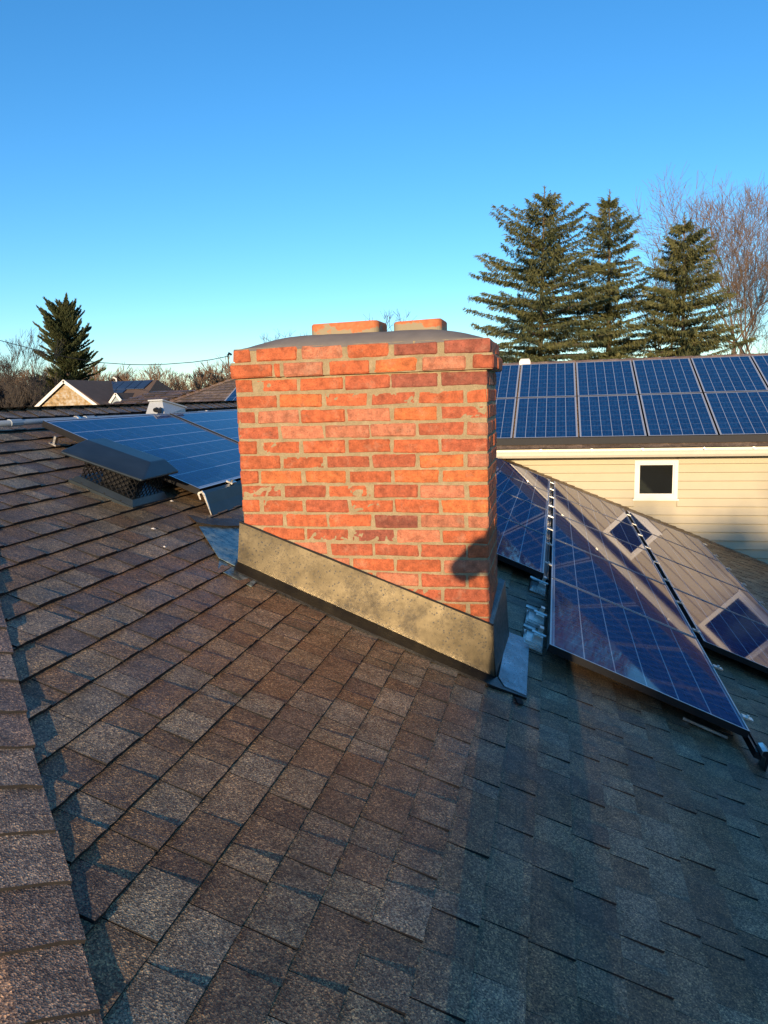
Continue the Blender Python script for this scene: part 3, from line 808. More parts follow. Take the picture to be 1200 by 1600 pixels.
LEN2 = (YR-YE)/C2; field2 = MB(); E2 = .127; nrow = int(LEN2/E2)
def tabs2(a, b):
    x = a; out = []
    while x < b:
        w = R.uniform(.12, .34); out.append((x, min(x+w, b))); x += w
    return out
for k in range(nrow + 1):
    s_lo = k*E2; s_hi = min(s_lo + E2 + .01, LEN2)
    xs0 = XC + s_lo*C2; xs1 = XC + s_hi*C2
    for (a0, a1) in tabs2(xs0, 7.5):
        t = (lambda q: tuple(v*q for v in (.17, .125, .09)))(R.uniform(.85, 1.45)); hh = R.choice((.009, .013))
        qq = [Q2(a0, s_lo, hh), Q2(a1, s_lo, hh), Q2(a1, s_hi, .003), Q2(max(a0, xs1 if a0 <= xs0+1e-6 else a0), s_hi, .003)]
        b0_, b1_ = Q2(a0, s_lo, -.002), Q2(a1, s_lo, -.002)
        vis = (k == 0 and -.7 < a0 < 3.4)
        dst = MB() if vis else field2
        dst.poly(qq, 0, t); dst.poly([b0_, b1_, qq[1], qq[0]], 1, t); dst.poly([qq[0], qq[3], b0_], 1, t); dst.poly([qq[1], b1_, qq[2]], 1, t)
        if vis: dst.build('eave_shingle', [M_SH, M_EDGE], rf2)
# west hip face of the same roof
for k in range(nrow + 1):
    s_lo = k*E2; s_hi = min(s_lo + E2 + .01, LEN2)
    def QW(y, s, n): return Vector((XC + s*C2 - n*N2, y, ZE + s*N2 + n*C2))
    for (a0, a1) in tabs2(YE + s_lo*C2, 2*YR - YE - s_lo*C2):
        t = (lambda q: tuple(v*q for v in (.125, .085, .062)))(R.uniform(.85, 1.45))
        field2.poly([QW(a1, s_lo, .011), QW(a0, s_lo, .011), QW(a0, s_hi, .003), QW(a1, s_hi, .003)], 0, t)
tag(field2.build('shingle_field', [M_SH, M_EDGE], rf2), kind='stuff')
x = xa
while x < 7.5:                                              # ridge caps
    cap_piece('ridge_cap', Vector((x-.02, YR, ZR+.006)), Vector((x+.26, YR, ZR+.006)), Vector((0, -C2, -N2)), Vector((0, C2, -N2)), .14, .010, capshade(), .01, rf2); x += .25
hipd = Vector((1, 1, S2)); Lh = (YR-YE)*hipd.length; hipd.normalize(); u = .0
while u < Lh:
    c0 = Vector((XC, YE, ZE+.005)) + hipd*(u+.3); c1 = Vector((XC, YE, ZE+.005)) + hipd*u
    cap_piece('hip_cap', c0, c1, Vector((.7071, -.7071, -S2*.7071)).normalized(), Vector((-.7071, .7071, -S2*.7071)).normalized(), .14, .010, capshade(), .01, rf2); u += .27
YW = 8.5
mb = MB(); mb.box((XC+.4, YW+.02, 0), (XRG-.4, 2*YR-YE-.4, ZE-.10)); wall2 = mb.build('wall', M_SIDE, tall)
WINS = ((1.421, 2.031, Z0-1.695, Z0-1.118), (3.42, 4.32, Z0-1.90, Z0-1.12))
z = Z0 - 1.06; k = 0
while z > Z0 - 4.4:                                         # clapboards: each a tapered board, cut round the window
    z1 = z; z0_ = z - .127
    spans = [(XC+.4, XRG-.4)]
    for (wx0, wx1, wz0, wz1) in WINS:
        if z0_ < wz1 and z1 > wz0: spans = spans[:-1] + [(spans[-1][0], wx0), (wx1, spans[-1][1])]
    for (sa, sb) in spans:
        b_ = MB(); yo = R.uniform(-.001, .001)
        for s_, e_ in ((sa, sb),):
            P = [(s_, YW+.012, z1), (e_, YW+.012, z1), (e_, YW-.020+yo, z0_+.012), (s_, YW-.020+yo, z0_+.012), (e_, YW+.014, z0_), (s_, YW+.014, z0_), (e_, YW+.019, z1), (s_, YW+.019, z1)]
            b_.mesh(P, [(3,2,1,0), (5,4,2,3), (0,1,6,7), (1,2,4,6), (3,0,7,5)])
        b_.build('siding_board', M_SIDE, wall2)
    z -= .127; k += 1
mb = MB(); mb.box((XC+.05, YE+.06, ZE-.115), (XRG-.1, YW+.02, ZE-.10)); mb.build('soffit', M_WHITE, tall)
mb = MB(); mb.box((XC+.05, YE+.055, ZE-.10), (XRG-.1, YE+.075, ZE-.006)); mb.build('fascia', M_GUT, tall)
gt = MB(); gp = [(.05,.0),(.05,-.085),(-.03,-.095),(-.055,-.06),(-.065,-.02),(-.072,-.005),(-.068,.002),(-.060,-.012),(-.048,-.055),(-.028,-.084),(.044,-.076),(.044,.0)]
gt.prism(gp, (XC, YE, ZE-.035), (XRG-.1, YE, ZE-.035), (0,1,0), (0,0,1)); gut = gt.build('gutter', M_GUT, tall)
for pxx in (845, 925, 1005, 1102, 1180):
    xx = at_y(pxx, 708, 8.05).x; hb_ = MB()
    hb_.box((xx-.012, YE-.06, ZE-.030), (xx+.012, YE+.054, ZE-.024)); hb_.box((xx-.016, YE+.035, ZE-.03), (xx+.016, YE+.05, ZE+.004)); hb_.build('gutter_hanger', M_ALU, gut)
def window(wx0, wx1, wz0, wz1):
    def frame4(mb, i, w, ya, yb):
        x0, x1, z0, z1 = wx0+i, wx1-i, wz0+i, wz1-i
        for lo, hi in (((x0, ya, z0), (x0+w, yb, z1)), ((x1-w, ya, z0), (x1, yb, z1)), ((x0+w, ya, z1-w), (x1-w, yb, z1)), ((x0+w, ya, z0), (x1-w, yb, z0+w))): mb.box(lo, hi)
    wd = .052; wi = MB(); frame4(wi, 0, wd, YW-.024, YW+.03); win = wi.build('window', M_WHITE, tall)
    wp = MB(); wp.box((wx0+wd-.005, YW+.004, wz0+wd-.005), (wx1-wd+.005, YW+.012, wz1-wd+.005)); wp.build('pane', M_GLASS, win)
    ws = MB(); ws.box((wx0-.02, YW-.032, wz0-.028), (wx1+.02, YW+.01, wz0-.001)); ws.build('sill', M_WHITE, win)
    wb = MB(); frame4(wb, wd, .022, YW-.008, YW+.006); wb.build('sash', M_WHITE, win)
for w_ in WINS: window(*w_)
mb = MB(); bx = 3.275; mb.box((bx, YW-.07, Z0-2.84), (bx+.17, YW-.005, Z0-2.65)); mb.box((bx+.02, YW-.085, Z0-2.82), (bx+.15, YW-.07, Z0-2.67))
tag(mb.build('wall_box', M_BOXG, None, (bx+.08, YW-.02, Z0-2.84)), 'small pale box on the tan siding at the right edge of the photo', 'electrical box')
mb = MB()
vxp = at_y(820, 566, 11.0); vxc = vxp.x
def T(p): return Vector((vxc + p[0], YR - .05 + p[1], ZR + p[2]))
mb.mesh([T(p) for p in ((-.10,-.10,-.04),(.10,-.10,-.04),(.10,.10,-.03),(-.10,.10,-.03),(-.10,-.10,.03),(.10,-.10,.03),(.075,.08,.07),(-.075,.08,.07),(-.075,-.07,.07),(.075,-.07,.07))],
        [(0,1,5,4),(1,2,6,9,5),(2,3,7,6),(3,0,4,8,7),(4,5,9,8),(8,9,6,7),(0,3,2,1)])
tag(mb.build('ridge_vent_cap', M_WHITE, None, (vxc, YR-.05, ZR-.04)), 'small white cap on the ridge of the taller house, right of the chimney', 'vent')
# its panels: two rows, the lower one starting above the skirt
PX = .960; S0 = .165; HP2 = .10
xedge = .598 + .003
k_lo, k_hi = -6, 4
AR3 = thing('solar_array', 'two long rows of blue solar panels on the roof of the taller house', 'solar array', tuple(Q2(.5, S0, 0)))
for k in range(k_lo, k_hi + 1):
    for row in (0, 1): panel(AR3, Q2(xedge + PX*(k + .5) - (.56 if k < -2 else 0), S0 + 1.44*(row + .5), HP2), (1, 0, 0), (0, C2, N2), mes=(ME_FR2, ME_GL2))
mb = MB(); xs_, xe_ = xedge + PX*k_lo - .56, xedge + PX*(k_hi+1)
mb.prism([(0,.0),(.0,-.012),(-.05,-.088),(-.056,-.084),(-.012,.004)], Q2(xs_, S0-.005, HP2), Q2(xe_, S0-.005, HP2), (0, C2, N2), (0, -N2, C2))
mb.build('array_skirt', M_SKIRT, AR3)

# ------------------------------------------------------------------ houses beyond
# brown hip roofed house just behind the ridge, left of the chimney
YB = 19.0
pA = at_y(150, 644, YB-3.6); pR0 = at_y(246, 611, YB); pR1 = at_y(330, 607.5, YB)
zr = pR0.z; sl = .36
bh = thing('brown_roof_house', 'house with plain brown hip roof just beyond the ridge, left of the chimney', 'house', ((pR0.x+pR1.x)/2, YB, 0))
run = 4.2; ze = zr - sl*run; xL = pR0.x - run; xRr = pR1.x + 6 + run
mb = MB()
mb.poly([(xL, YB-run, ze), (xRr, YB-run, ze), (pR1.x+6, YB, zr), (pR0.x, YB, zr)]); mb.poly([(xL, YB+run, ze), (xL, YB-run, ze), (pR0.x, YB, zr)])
mb.poly([(xRr, YB-run, ze), (xRr, YB+run, ze), (pR1.x+6, YB, zr)]); mb.poly([(xRr, YB+run, ze), (xL, YB+run, ze), (pR0.x, YB, zr), (pR1.x+6, YB, zr)])
br = mb.build('roof', M_FARROOF, bh)
mb = MB(); mb.box((xL+.4, YB-run+.4, 0), (xRr-.4, YB+run-.4, ze+.05)); mb.build('wall', M_SIDE, bh)
fs = MB()
for k in range(int(run/.16)):
    y0_ = YB - run + k*.16; z0_ = ze + sl*k*.16; y1_ = y0_ + .17; z1_ = z0_ + sl*.17
    for (a0, a1) in tabs2(xL + k*.16, pR1.x + 3):
        t = (lambda q: tuple(v*q for v in (.13, .085, .06)))(R.uniform(.75, 1.5)); hh = R.choice((.012, .03))
        fs.poly([(a0, y0_, z0_+hh), (a1, y0_, z0_+hh), (a1, y1_, z1_+.004), (a0, y1_, z1_+.004)], 0, t); fs.poly([(a0, y0_, z0_-.004), (a1, y0_, z0_-.004), (a1, y0_, z0_+hh), (a0, y0_, z0_+hh)], 1, t)
tag(fs.build('shingle_field', [M_SH, M_EDGE], br), kind='stuff')
# far gabled house with its own panels
YG = 42.0
def G(px, py, dy=0): return at_y(px, py, YG + dy)
gh = thing('gabled_house', 'far house with sunlit stone coloured gable, brown roof and dark solar array', 'house', (G(150, 640).x, YG + 4, 0))
ap_ = G(103, 594); gl = G(48, 646); gr_ = G(176, 648); zg = gl.z
mb = MB(); wv = [gl, gr_, ap_]
mb.poly([(gl.x+.25, YG, 0), (gr_.x-.25, YG, 0), (gr_.x-.25, YG, zg), (ap_.x, YG, ap_.z-.2), (gl.x+.25, YG, zg)]); mb.poly([(gl.x+.25, YG+.2, 0), (gr_.x-.25, YG+.2, 0), (gr_.x-.25, YG+.2, zg), (ap_.x, YG+.2, ap_.z-.2), (gl.x+.25, YG+.2, zg)][::-1])
gw = mb.build('gable_wall', M_STONE, gh)
nrow_ = 9
for k in range(nrow_):                                    # rows of cladding standing proud of each other
    z0_ = zg + (ap_.z - .2 - zg)*k/nrow_; z1_ = zg + (ap_.z - .2 - zg)*(k+1)/nrow_
    f0 = 1 - k/nrow_; f1 = 1 - (k+1)/nrow_
    l0 = ap_.x + (gl.x+.3-ap_.x)*f0; r0_ = ap_.x + (gr_.x-.3-ap_.x)*f0; l1 = ap_.x + (gl.x+.3-ap_.x)*f1; r1_ = ap_.x + (gr_.x-.3-ap_.x)*f1
    mb = MB(); mb.poly([(l0, YG-.05, z0_), (r0_, YG-.05, z0_), (r1_, YG-.005, z1_), (l1, YG-.005, z1_)]); mb.poly([(l0, YG-.004, z0_), (r0_, YG-.004, z0_), (r0_, YG-.05, z0_), (l0, YG-.05, z0_)]); mb.build('cladding_course', M_STONE, gw)
mb = MB()
def slab(mb, pts, t=.12):
    n = len(pts); pts = [Vector(p) for p in pts]; lo = [p - Vector((0,0,t)) for p in pts]
    mb.poly(pts); mb.poly(lo[::-1])
    for i in range(n): mb.poly([pts[i], lo[i], lo[(i+1) % n], pts[(i+1) % n]])
mainY = YG + 5.5; rz = at_y(150, 597, mainY).z; rxr = at_y(246, 600, mainY).x
eY = YG + .6; slope_m = (rz - (zg-.1))/(mainY - eY)
slab(mb, [(gl.x, YG-.25, zg), (ap_.x, YG-.25, ap_.z+.02), (ap_.x, mainY, ap_.z+.02), (gl.x, mainY, zg)][::-1])
slab(mb, [(ap_.x, YG-.25, ap_.z+.02), (gr_.x, YG-.25, zg), (gr_.x, mainY, zg), (ap_.x, mainY, ap_.z+.02)][::-1])
slab(mb, [(ap_.x-.5, eY, zg-.1), (rxr+1.0, eY, zg-.1), (rxr, mainY, rz), (ap_.x-.5, mainY, rz)])
slab(mb, [(rxr+1.0, mainY+5, zg-.1), (ap_.x-.5, mainY+5, zg-.1), (ap_.x-.5, mainY, rz), (rxr, mainY, rz)])
slab(mb, [(rxr+1.0, eY, zg-.1), (rxr+1.0, mainY+5, zg-.1), (rxr, mainY, rz)])
mb.build('roof', M_FARROOF, gh)
mb = MB(); mb.box((ap_.x-.3, eY+.3, 0), (rxr+.7, mainY+4.6, zg-.1)); mb.build('wall', M_GREYWALL, gh)
for a_, b_ in ((gl, ap_), (ap_, gr_)):
    mb = MB(); v0 = Vector((a_.x, YG-.30, a_.z)); v1 = Vector((b_.x, YG-.30, b_.z))
    d = (v1-v0).normalized(); n = Vector((-d.z, 0, d.x)); n = n if n.z > 0 else -n
    mb.prism([(0,.04),(0,-.16),(.05,-.16),(.05,.04)], v0, v1, (0,1,0), n); mb.build('barge_board', M_WHITE, gh)
dg = at_y(182, 615, YG+1.2); dl = at_y(168, 636, YG+1.2); dr = at_y(198, 636, YG+1.2)
mb = MB(); mb.poly([(dl.x, YG+1.2, dl.z), (dr.x, YG+1.2, dl.z), (dg.x, YG+1.2, dg.z)]); 
dm = mb.build('dormer_gable', M_GREYWALL, gh)
mb = MB()
slab(mb, [(dl.x, YG+1.1, dl.z), (dg.x, YG+1.1, dg.z+.05), (dg.x, YG+4, dg.z+.05), (dl.x, YG+4, dl.z)][::-1], .08); slab(mb, [(dg.x, YG+1.1, dg.z+.05), (dr.x, YG+1.1, dl.z), (dr.x, YG+4, dl.z), (dg.x, YG+4, dg.z+.05)][::-1], .08)
mb.build('dormer_roof', M_FARROOF, dm)
for a_, b_ in (((dl.x, dl.z), (dg.x, dg.z)), ((dg.x, dg.z), (dr.x, dl.z))):
    mb = MB(); v0 = Vector((a_[0], YG+1.06, a_[1])); v1 = Vector((b_[0], YG+1.06, b_[1])); d = (v1-v0).normalized(); n = Vector((-d.z, 0, d.x)); n = n if n.z > 0 else -n
    mb.prism([(0,.07),(0,-.09),(.04,-.09),(.04,.07)], v0, v1, (0,1,0), n); mb.build('dormer_trim', M_WHITE, dm)
arr = thing('solar_array', 'dark solar array on the roof of the far gabled house', 'solar array', (at_y(195, 612, mainY-2).x, mainY-2, rz-1.2))
ax0 = at_y(153, 599, mainY-.3).x; pw = (rxr - .2 - ax0)/6
for r_ in range(3):
    for k in range(6):
        if r_ == 1 and k >= 4 or (r_ == 2 and k < 1) or (r_ == 2 and k >= 4): continue
        y1_ = mainY - .25 - r_*1.35; y0_ = y1_ - 1.30; x0_ = ax0 + k*pw + r_*.15; x1_ = x0_ + pw - .05
        zz = lambda yy: rz - (mainY-yy)*slope_m + .10
        mb = MB(); slab(mb, [(x0_, y0_, zz(y0_)), (x1_, y0_, zz(y0_)), (x1_, y1_, zz(y1_)), (x0_, y1_, zz(y1_))], .04); mb.build('solar_panel', M_FARPV, arr)
mb = MB(); pv = at_y(182, 596, mainY); mb.tube([(pv.x, mainY, rz-.1), (pv.x, mainY, rz+.18), (pv.x-.25, mainY, rz+.30)], .06, 6)
mb.build('vent_pipe', M_WHITE, gh)

# ------------------------------------------------------------------ trees
def leaf_quads(C, Dv, S, ln, wd):
    """vectorised needle sprays: centre-lines from C along Dv, width along S"""
    Dv = Dv/np.linalg.norm(Dv, axis=1, keepdims=True); S = S - Dv*(S*Dv).sum(1, keepdims=True); S /= np.linalg.norm(S, axis=1, keepdims=True) + 1e-9
    a = C - S*wd[:, None]*.35; b = C + S*wd[:, None]*.35
    m1 = C + Dv*(ln*.55)[:, None] + S*wd[:, None]*.5; m0 = C + Dv*(ln*.55)[:, None] - S*wd[:, None]*.5
    t = C + Dv*ln[:, None]
    V = np.stack([a, b, m1, t, m0], 1).reshape(-1, 3); n = len(C)
    base = np.arange(n)*5
    return V, base
def leaf_mesh(name, blocks, mat, parent, rnds):
    V = np.concatenate([b[0] for b in blocks]); n = len(V)//5
    o = parent.location; V = V - np.array(o)[None]
    me = bpy.data.meshes.new(name); me.vertices.add(len(V)); me.vertices.foreach_set('co', V.astype(np.float32).ravel())
    me.loops.add(n*5); me.loops.foreach_set('vertex_index', np.arange(n*5, dtype=np.int32))
    me.polygons.add(n); me.polygons.foreach_set('loop_start', np.arange(0, n*5, 5, dtype=np.int32)); me.polygons.foreach_set('loop_total', np.full(n, 5, np.int32))
    me.update(calc_edges=True); me.materials.append(mat)
    at = me.attributes.new('tint', 'FLOAT_COLOR', 'FACE'); c = np.ones((n, 4), np.float32); c[:, :3] = np.concatenate(rnds)[:, None]
    at.data.foreach_set('color', c.ravel())
    return link(name, me, parent)
def spruce(label, base, H, Rad, seed, group, nb=230, droop=.35, rise=.25, prof=.85, crown0=.12, dens=1., name='spruce_tree', mat=None, hang=1.0, lw=(.20, .055), gap=.0, whorls=30, top=.965, side=.12):
    rs = np.random.default_rng(seed); t = thing(name, label, 'tree', tuple(base), group)
    base = np.array(base, float); tr = MB()
    lean = rs.normal(0, .012, 2)
    pts = [Vector((base[0]+lean[0]*H*k, base[1]+lean[1]*H*k, base[2]+H*k)) for k in np.linspace(0, 1, 9)]
    tr.tube(pts, [max(.015, H*.016*(1-k)+.01) for k in np.linspace(0, 1, 9)], 7)
    blocks, rn = [], []
    for i in range(nb):
        h = crown0 + (top-crown0)*(int((i+.5)/nb*whorls) + rs.normal(.5, .32))/whorls
        h = min(h, top)
        if rs.random() < gap*(1-h): continue
        L = Rad*max(.0, 1-h)**prof*rs.uniform(.62, 1.12)*min(1, (1-h)/.13 + .12) + .06
        az = i*2.39996 + rs.normal(0, .3)
        e0 = rise*(h*2.6-.6) + rs.normal(0, .10)               # start angle
        n = max(4, int(L/.16)); u = np.linspace(0, 1, n)
        r_ = u*L; z = np.tan(e0)*r_ - droop*L*(u**1.6)*(1-h*.6)*.55 + .22*L*np.maximum(0, u-.62)**1.5
        bx_ = base[0]+lean[0]*H*h + np.cos(az)*r_; by_ = base[1]+lean[1]*H*h + np.sin(az)*r_; bz_ = base[2]+H*h + z
        B = np.stack([bx_, by_, bz_], 1)
        if i % 2 == 0: tr.tube([Vector(p) for p in B[::max(1, n//4)]], [max(.006, .018*L*(1-q)) for q in np.linspace(0, 1, len(B[::max(1, n//4)]))], 4, caps=False)
        fwd = np.gradient(B, axis=0); fwd /= np.linalg.norm(fwd, axis=1, keepdims=True)
        sd = np.array([-np.sin(az), np.cos(az), 0])
        m = int(max(1, 7*dens)); sel = np.repeat(np.arange(1, n), m); C = B[sel] + fwd[sel]*rs.uniform(-.11, .11, len(sel))[:, None] + rs.normal(0, .03, (len(sel), 3))
        sgn = rs.choice([-1, 1], len(sel))
        spread = (.15 + .75*(1-u[sel]))
        wid = L*side*(1-u[sel])**.6*rs.random(len(sel))
        C = C + sd[None]*(sgn*wid)[:, None]
        dv = fwd[sel]*rs.uniform(.2, .9, len(sel))[:, None] + sd[None]*(sgn*spread*rs.uniform(.1, .9, len(sel)))[:, None]
        dv[:, 2] -= hang*rs.uniform(.1, 1.1, len(sel))
        S = rs.normal(0, 1, (len(sel), 3)); ln = lw[0]*rs.uniform(.6, 1.5, len(sel)); wd = lw[1]*rs.uniform(.6, 1.5, len(sel))
        blocks.append(leaf_quads(C, dv, S, ln, wd)); rn.append(np.clip(rs.normal(.4, .18) + rs.normal(0, .15, len(sel)), 0, 1))
    n = 60; C = np.stack([np.full(n, base[0]+lean[0]*H), np.full(n, base[1]+lean[1]*H), base[2] + H*rs.uniform(.93, 1.0, n)], 1)
    dv = rs.normal(0, 1, (n, 3)); dv[:, 2] = np.abs(dv[:, 2])*.8 + .3
    blocks.append(leaf_quads(C, dv, rs.normal(0, 1, (n, 3)), lw[0]*rs.uniform(.6, 1.4, n), np.full(n, lw[1]))); rn.append(rs.random(n)*.6+.2)
    tr.build('trunk', M_BARK, t); leaf_mesh('crown', blocks, mat or M_SPR, t, rn); return t
def ground_under(px, Y): q = at_y(px, 600, Y); return (q.x, Y, 0)
YS = 30.0
def sprH(px, py, Y): return at_y(px, py, Y).z
SG = 'three spruces behind the taller house'
spruce('broad spruce with the widest spread, just right of the chimney', ground_under(838, YS), sprH(838, 298, YS), 5.7, 3, SG, nb=300, prof=.62, crown0=.18, gap=.12, side=.20, lw=(.14, .027), whorls=26, dens=3.9)
spruce('middle spruce with a narrow pointed top', ground_under(952, YS+2), sprH(950, 298, YS+2), 4.5, 5, SG, nb=290, prof=.72, crown0=.16, gap=.10, side=.20, lw=(.14, .027), whorls=26, dens=3.9)
spruce('shortest darkest spruce, nearest the bare trees on the right', ground_under(1070, YS+1), sprH(1066, 336, YS+1), 4.0, 8, SG, nb=320, prof=.64, crown0=.16, gap=.05, side=.20, lw=(.14, .028), whorls=24, dens=3.9)
spruce('lone dark pine on the left, behind the gabled house', ground_under(106, 60), sprH(104, 472, 60), 3.7, 12, None, nb=210, droop=-.12, rise=.38, prof=.36, crown0=.36, dens=4.2, name='pine_tree', mat=M_PINE, hang=-.30, lw=(.24, .065), gap=.22, whorls=14, side=.26, top=.97)

def bare_tree(label, base, H, seed, mat, group=None, spread=.55, levels=6, twig=.006, name='bare_tree', joined=None, r0=None, split=(2, 3), first=.22, thin=.70, lift=.05):
    rs = random.Random(seed); tr = MB() if joined is None else joined; cr_ = MB() if joined is None else joined
    r0 = r0 or H*.013
    def grow(p, d, L, r, lev):
        n = 3 if lev < levels-1 else 2; pts = [p]; dd = d.copy()
        for i in range(n):
            dd = (dd + Vector((rs.gauss(0, .13), rs.gauss(0, .13), rs.gauss(0.05, .08)))).normalized(); pts.append(pts[-1] + dd*(L/n))
        r1 = max(twig*.7, r*thin)
        (tr if lev <= 1 else cr_).tube(pts, [r + (r1-r)*i/n for i in range(n+1)], 6 if lev < 2 else 4 if lev < 4 else 3, caps=False)
        if lev >= levels: return
        k = rs.randint(*split) + (1 if lev > 1 else 0)
        for j in range(k):
            an = rs.uniform(0, 6.283); tilt = spread*rs.uniform(.45, 1.15) * (1 if j else .45)
            a_ = dd.orthogonal().normalized(); b_ = dd.cross(a_)
            nd = (dd*math.cos(tilt) + (a_*math.cos(an) + b_*math.sin(an))*math.sin(tilt) + Vector((0, 0, lift))).normalized()
            q = pts[-1] if j < 2 else pts[rs.randint(1, len(pts)-1)]
            grow(q, nd, L*rs.uniform(.62, .86), max(twig, r1*rs.uniform(.6, .85)), lev+1)
    if joined is None: t = thing(name, label, 'tree', tuple(base), group)
    n0 = len(tr.v) if joined is not None else 0
    grow(Vector(base), Vector((rs.gauss(0,.03), rs.gauss(0,.03), 1)).normalized(), H*first, r0, 0)
    zt = max(v[2] for v in (tr.v[n0:] + cr_.v[n0:])); k_ = H/(zt - base[2])      # scale the grown tree to its height
    for mbx in ((tr, cr_) if joined is None else (tr,)):
        mbx.v[n0:] = [tuple(base[i] + (v[i]-base[i])*k_ for i in range(3)) for v in mbx.v[n0:]]
    if joined is None:
        tr.build('trunk', M_BARK, t); cr_.build('crown', mat, t); return t
BG = 'bare trees on the right'
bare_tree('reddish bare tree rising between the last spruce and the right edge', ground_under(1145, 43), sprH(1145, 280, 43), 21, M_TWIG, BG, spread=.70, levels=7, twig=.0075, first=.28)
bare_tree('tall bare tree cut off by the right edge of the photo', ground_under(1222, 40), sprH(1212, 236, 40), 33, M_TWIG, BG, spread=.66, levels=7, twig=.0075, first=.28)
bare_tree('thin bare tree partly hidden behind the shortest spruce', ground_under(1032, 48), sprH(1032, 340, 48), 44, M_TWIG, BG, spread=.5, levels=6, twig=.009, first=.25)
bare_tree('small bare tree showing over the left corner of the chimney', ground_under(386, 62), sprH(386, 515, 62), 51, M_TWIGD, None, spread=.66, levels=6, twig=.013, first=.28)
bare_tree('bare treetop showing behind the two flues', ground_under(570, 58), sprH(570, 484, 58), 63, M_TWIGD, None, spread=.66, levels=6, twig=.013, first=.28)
LG = 'bare trees at the left edge'
for i, (px, Y, H, lab) in enumerate(((8, 46, 11.0, 'leftmost bare tree, cut by the left edge of the photo'), (26, 52, 10.2, 'second bare tree from the left edge, with upright trunk'), (48, 56, 9.3, 'bare tree just left of the pine'),
                                 (-26, 40, 11.8, 'bare tree outside the left edge whose twigs reach into the photo'))):
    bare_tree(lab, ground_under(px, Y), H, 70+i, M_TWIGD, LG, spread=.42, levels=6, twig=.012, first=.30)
wood = MB(); rs = random.Random(5)
for i in range(84):
    px = rs.uniform(-60, 470); Y = rs.uniform(85, 130); b_ = ground_under(px, Y)
    bare_tree('', b_, rs.uniform(9.4, 11.4)*(1.10 if px < 160 else 1.0), 200+i, None, spread=.5, levels=5, twig=.030, joined=wood, first=.30, split=(2, 3))
tag(wood.build('woodland', M_TWIG, None, (-40, 100, 0)), 'far line of bare winter trees along the horizon', 'woodland', kind='stuff')
brush = MB()
for i in range(110):
    px = rs.uniform(-80, 72); Y = rs.uniform(62, 80); b_ = ground_under(px, Y)
    bare_tree('', b_, rs.uniform(6.6, 8.8), 400+i, None, spread=.65, levels=5, twig=.022, joined=brush, first=.22, split=(2, 3))
tag(brush.build('undergrowth', M_BRUSH, None, (-45, 65, 0)), 'dark tangle of bare brush below the trees on the left', 'brush', kind='stuff')

# ------------------------------------------------------------------ overhead wire and its mast
p0, p1_, p2_ = at_y(-60, 512, 30), at_y(226, 569, 30), at_y(357, 556, 30)
wpts = []
for pxx, pyy in ((-60, 517), (0, 532), (50, 545), (100, 557), (150, 566), (200, 569.5), (226, 570), (260, 569), (300, 566), (330, 562), (357, 556.5)): wpts.append(at_y(pxx, pyy, 30))
mb = MB(); mb.tube(wpts, .018, 5); tag(mb.build('overhead_wire', M_DARKAL, None, tuple(wpts[6])), 'black overhead wire sagging across the sky on the left', 'wire')
mp = at_y(359, 600, 30.1); mtop = at_y(358, 554, 30.1).z
ms = thing('wire_mast', 'slim mast carrying the wire just left of the chimney top', 'mast', (mp.x, 30.1, 0))
mb = MB(); mb.tube([(mp.x, 30.1, 0), (mp.x, 30.1, mtop)], .035, 8); mb.build('pole', M_BARK, ms)
mb = MB(); mb.tube([(mp.x, 30.1, mtop-.03), (mp.x+.1, 30.0, mtop+.06), (mp.x+.24, 29.95, mtop-.02)], .05, 6); mb.build('weather_head', M_DARKAL, ms)

# ------------------------------------------------------------------ trees behind the photographer (they shade the right of the roof)
south = MB(); rs = random.Random(77)
for i in range(78):
    x = -34 + 70*((i + rs.random())/78); yy = -60 + rs.uniform(-6, 6)
    top_h = ((16.2 if x > 7.5 else 15.3) + rs.uniform(-.7, .7) if x > 6.5 else 10.2 + rs.uniform(-.7, .5)) + (-60-yy)*-.167*-1
    bare_tree('', (x, yy, 0), top_h, 600+i, None, spread=.55, levels=6, twig=.05, joined=south, first=.27)
for i in range(20):
    x = 2.6 + 5.6*(i + rs.random())/20; yy = -60 + rs.uniform(-5, 5)
    bare_tree('', (x, yy, 0), 14.32 - (yy+60)*.167 + rs.uniform(-.15, .15), 700+i, None, spread=.5, levels=6, twig=.06, joined=south, first=.27)
tag(south.build('woodland', M_TWIGD, None, (0, -60, 0)), 'bare woodland behind the photographer, where the low sun stands', 'woodland', kind='stuff')

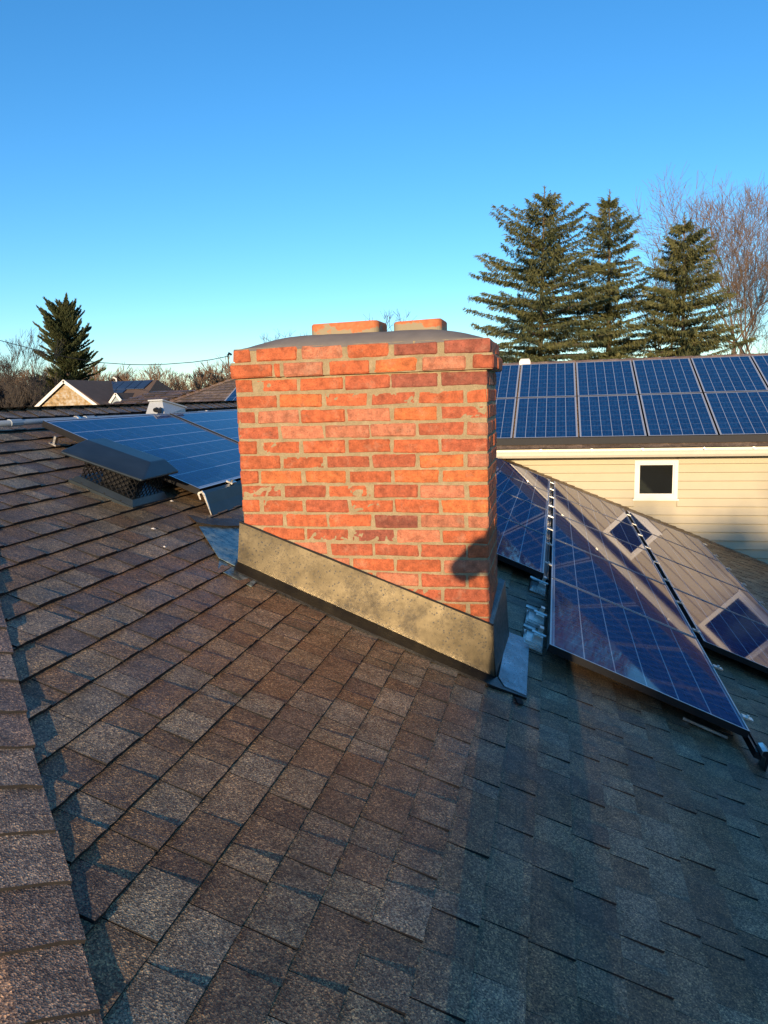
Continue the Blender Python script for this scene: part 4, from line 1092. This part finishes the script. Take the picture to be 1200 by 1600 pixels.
# ------------------------------------------------------------------ the photographer, whose shadow falls on the chimney
def person():
    roofz = lambda x, y: (D1 - SL*x) if x + y > HK else D1 + SL*(-HK + y) if False else (D1 - SL*(HK - y) if x + y < HK else D1 - SL*x)
    t = thing('person', 'standing person in dark jacket whose shadow falls on the chimney corner', 'person', (.40, -3.45, roofz(.40, -3.45)))
    fz = roofz
    J = {}
    def add(n, x, y, z, r): J[n] = (Vector((x - .075, y, z)), r)
    H0 = Z0
    add('pelvis', .38, -3.48, H0-.60, .145); add('waist', .38, -3.48, H0-.47, .135); add('chest', .37, -3.47, H0-.26, .165); add('neck0', .36, -3.46, H0-.10, .085)
    add('neck', .355, -3.44, H0-.04, .062); add('head0', .345, -3.42, H0+.05, .088); add('head1', .34, -3.41, H0+.13, .098); add('head2', .34, -3.42, H0+.20, .075)
    add('shL', .20, -3.46, H0-.14, .078); add('elL', .070, -3.38, H0-.26, .060); add('wrL', .19, -3.20, H0-.13, .038)
    add('shR', .53, -3.46, H0-.14, .078); add('elR', .60, -3.36, H0-.34, .058); add('wrR', .37, -3.20, H0-.13, .038)
    for s_, x in (('L', .27), ('R', .50)):
        add('hip'+s_, x+.01, -3.48, H0-.68, .105); add('kn'+s_, x, -3.40, H0-1.06, .075); 
        zf = roofz(x, -3.46); add('an'+s_, x, -3.47, zf+.09, .055); add('toe'+s_, x, -3.28, roofz(x, -3.28)+.045, .045); add('heel'+s_, x, -3.52, roofz(x, -3.52)+.05, .045)
    E_ = [('pelvis','waist'),('waist','chest'),('chest','neck0'),('neck0','neck'),('neck','head0'),('head0','head1'),('head1','head2'),('chest','shL'),('shL','elL'),('elL','wrL'),('chest','shR'),('shR','elR'),('elR','wrR')]
    for s_ in 'LR': E_ += [('pelvis','hip'+s_),('hip'+s_,'kn'+s_),('kn'+s_,'an'+s_),('an'+s_,'toe'+s_),('an'+s_,'heel'+s_)]
    def skin(name, J, E_, mat, parent, rootname, lv=2):
        names = list(J); me = bpy.data.meshes.new(name); o = parent.location
        me.from_pydata([tuple(J[n][0]-o) for n in names], [(names.index(a), names.index(b)) for a, b in E_], [])
        me.materials.append(mat); ob = link(name, me, parent)
        ob.modifiers.new('skin', 'SKIN')
        lay = me.skin_vertices[0] if me.skin_vertices else None
        if lay is None:
            bpy.context.view_layer.objects.active = ob; bpy.ops.mesh.customdata_skin_add(); lay = me.skin_vertices[0]
        for i, n in enumerate(names): lay.data[i].radius = (J[n][1], J[n][1]); lay.data[i].use_root = (n == rootname)
        sb = ob.modifiers.new('sub', 'SUBSURF'); sb.levels = lv; sb.render_levels = lv
        me.update(); return ob
    skin('body', J, E_, M_JACK, t, 'pelvis')
    # head skin cap: face, ears
    for s_, sg in (('L', 1), ('R', -1)):
        w = J['wr'+s_][0]; K = {}; E2_ = []
        K['wrist'] = (w, .026); pal = w + Vector((.035*sg, .05, .03)); K['palm'] = (pal, .034); E2_.append(('wrist', 'palm'))
        for f in range(4):
            b0 = pal + Vector((.016*sg, .020 - .004*f, .034 - .022*f)); b1 = b0 + Vector((.022*sg, .018, .004)); b2 = b1 + Vector((.020*sg, -.010, .0)); 
            K[f'a{f}'] = (b0, .010); K[f'b{f}'] = (b1, .009); K[f'c{f}'] = (b2, .008); E2_ += [('palm', f'a{f}'), (f'a{f}', f'b{f}'), (f'b{f}', f'c{f}')]
        K['t0'] = (pal + Vector((.005*sg, -.025, .02)), .011); K['t1'] = (pal + Vector((.03*sg, -.03, .03)), .009); E2_ += [('palm', 't0'), ('t0', 't1')]
        skin('hand', K, E2_, M_SKIN, t, 'palm', 1)
    return t
person()
ph = MB(); pc = CAM - fw*.03
def T(p): return pc + rt*p[0] + up*p[1] + fw*p[2]
ph.box((-.036,-.10,-.010), (.036,.05,-.001), 0, None, T)
tag(ph.build('phone', M_PHONE, None, tuple(pc)), 'black phone held up by the photographer', 'phone')
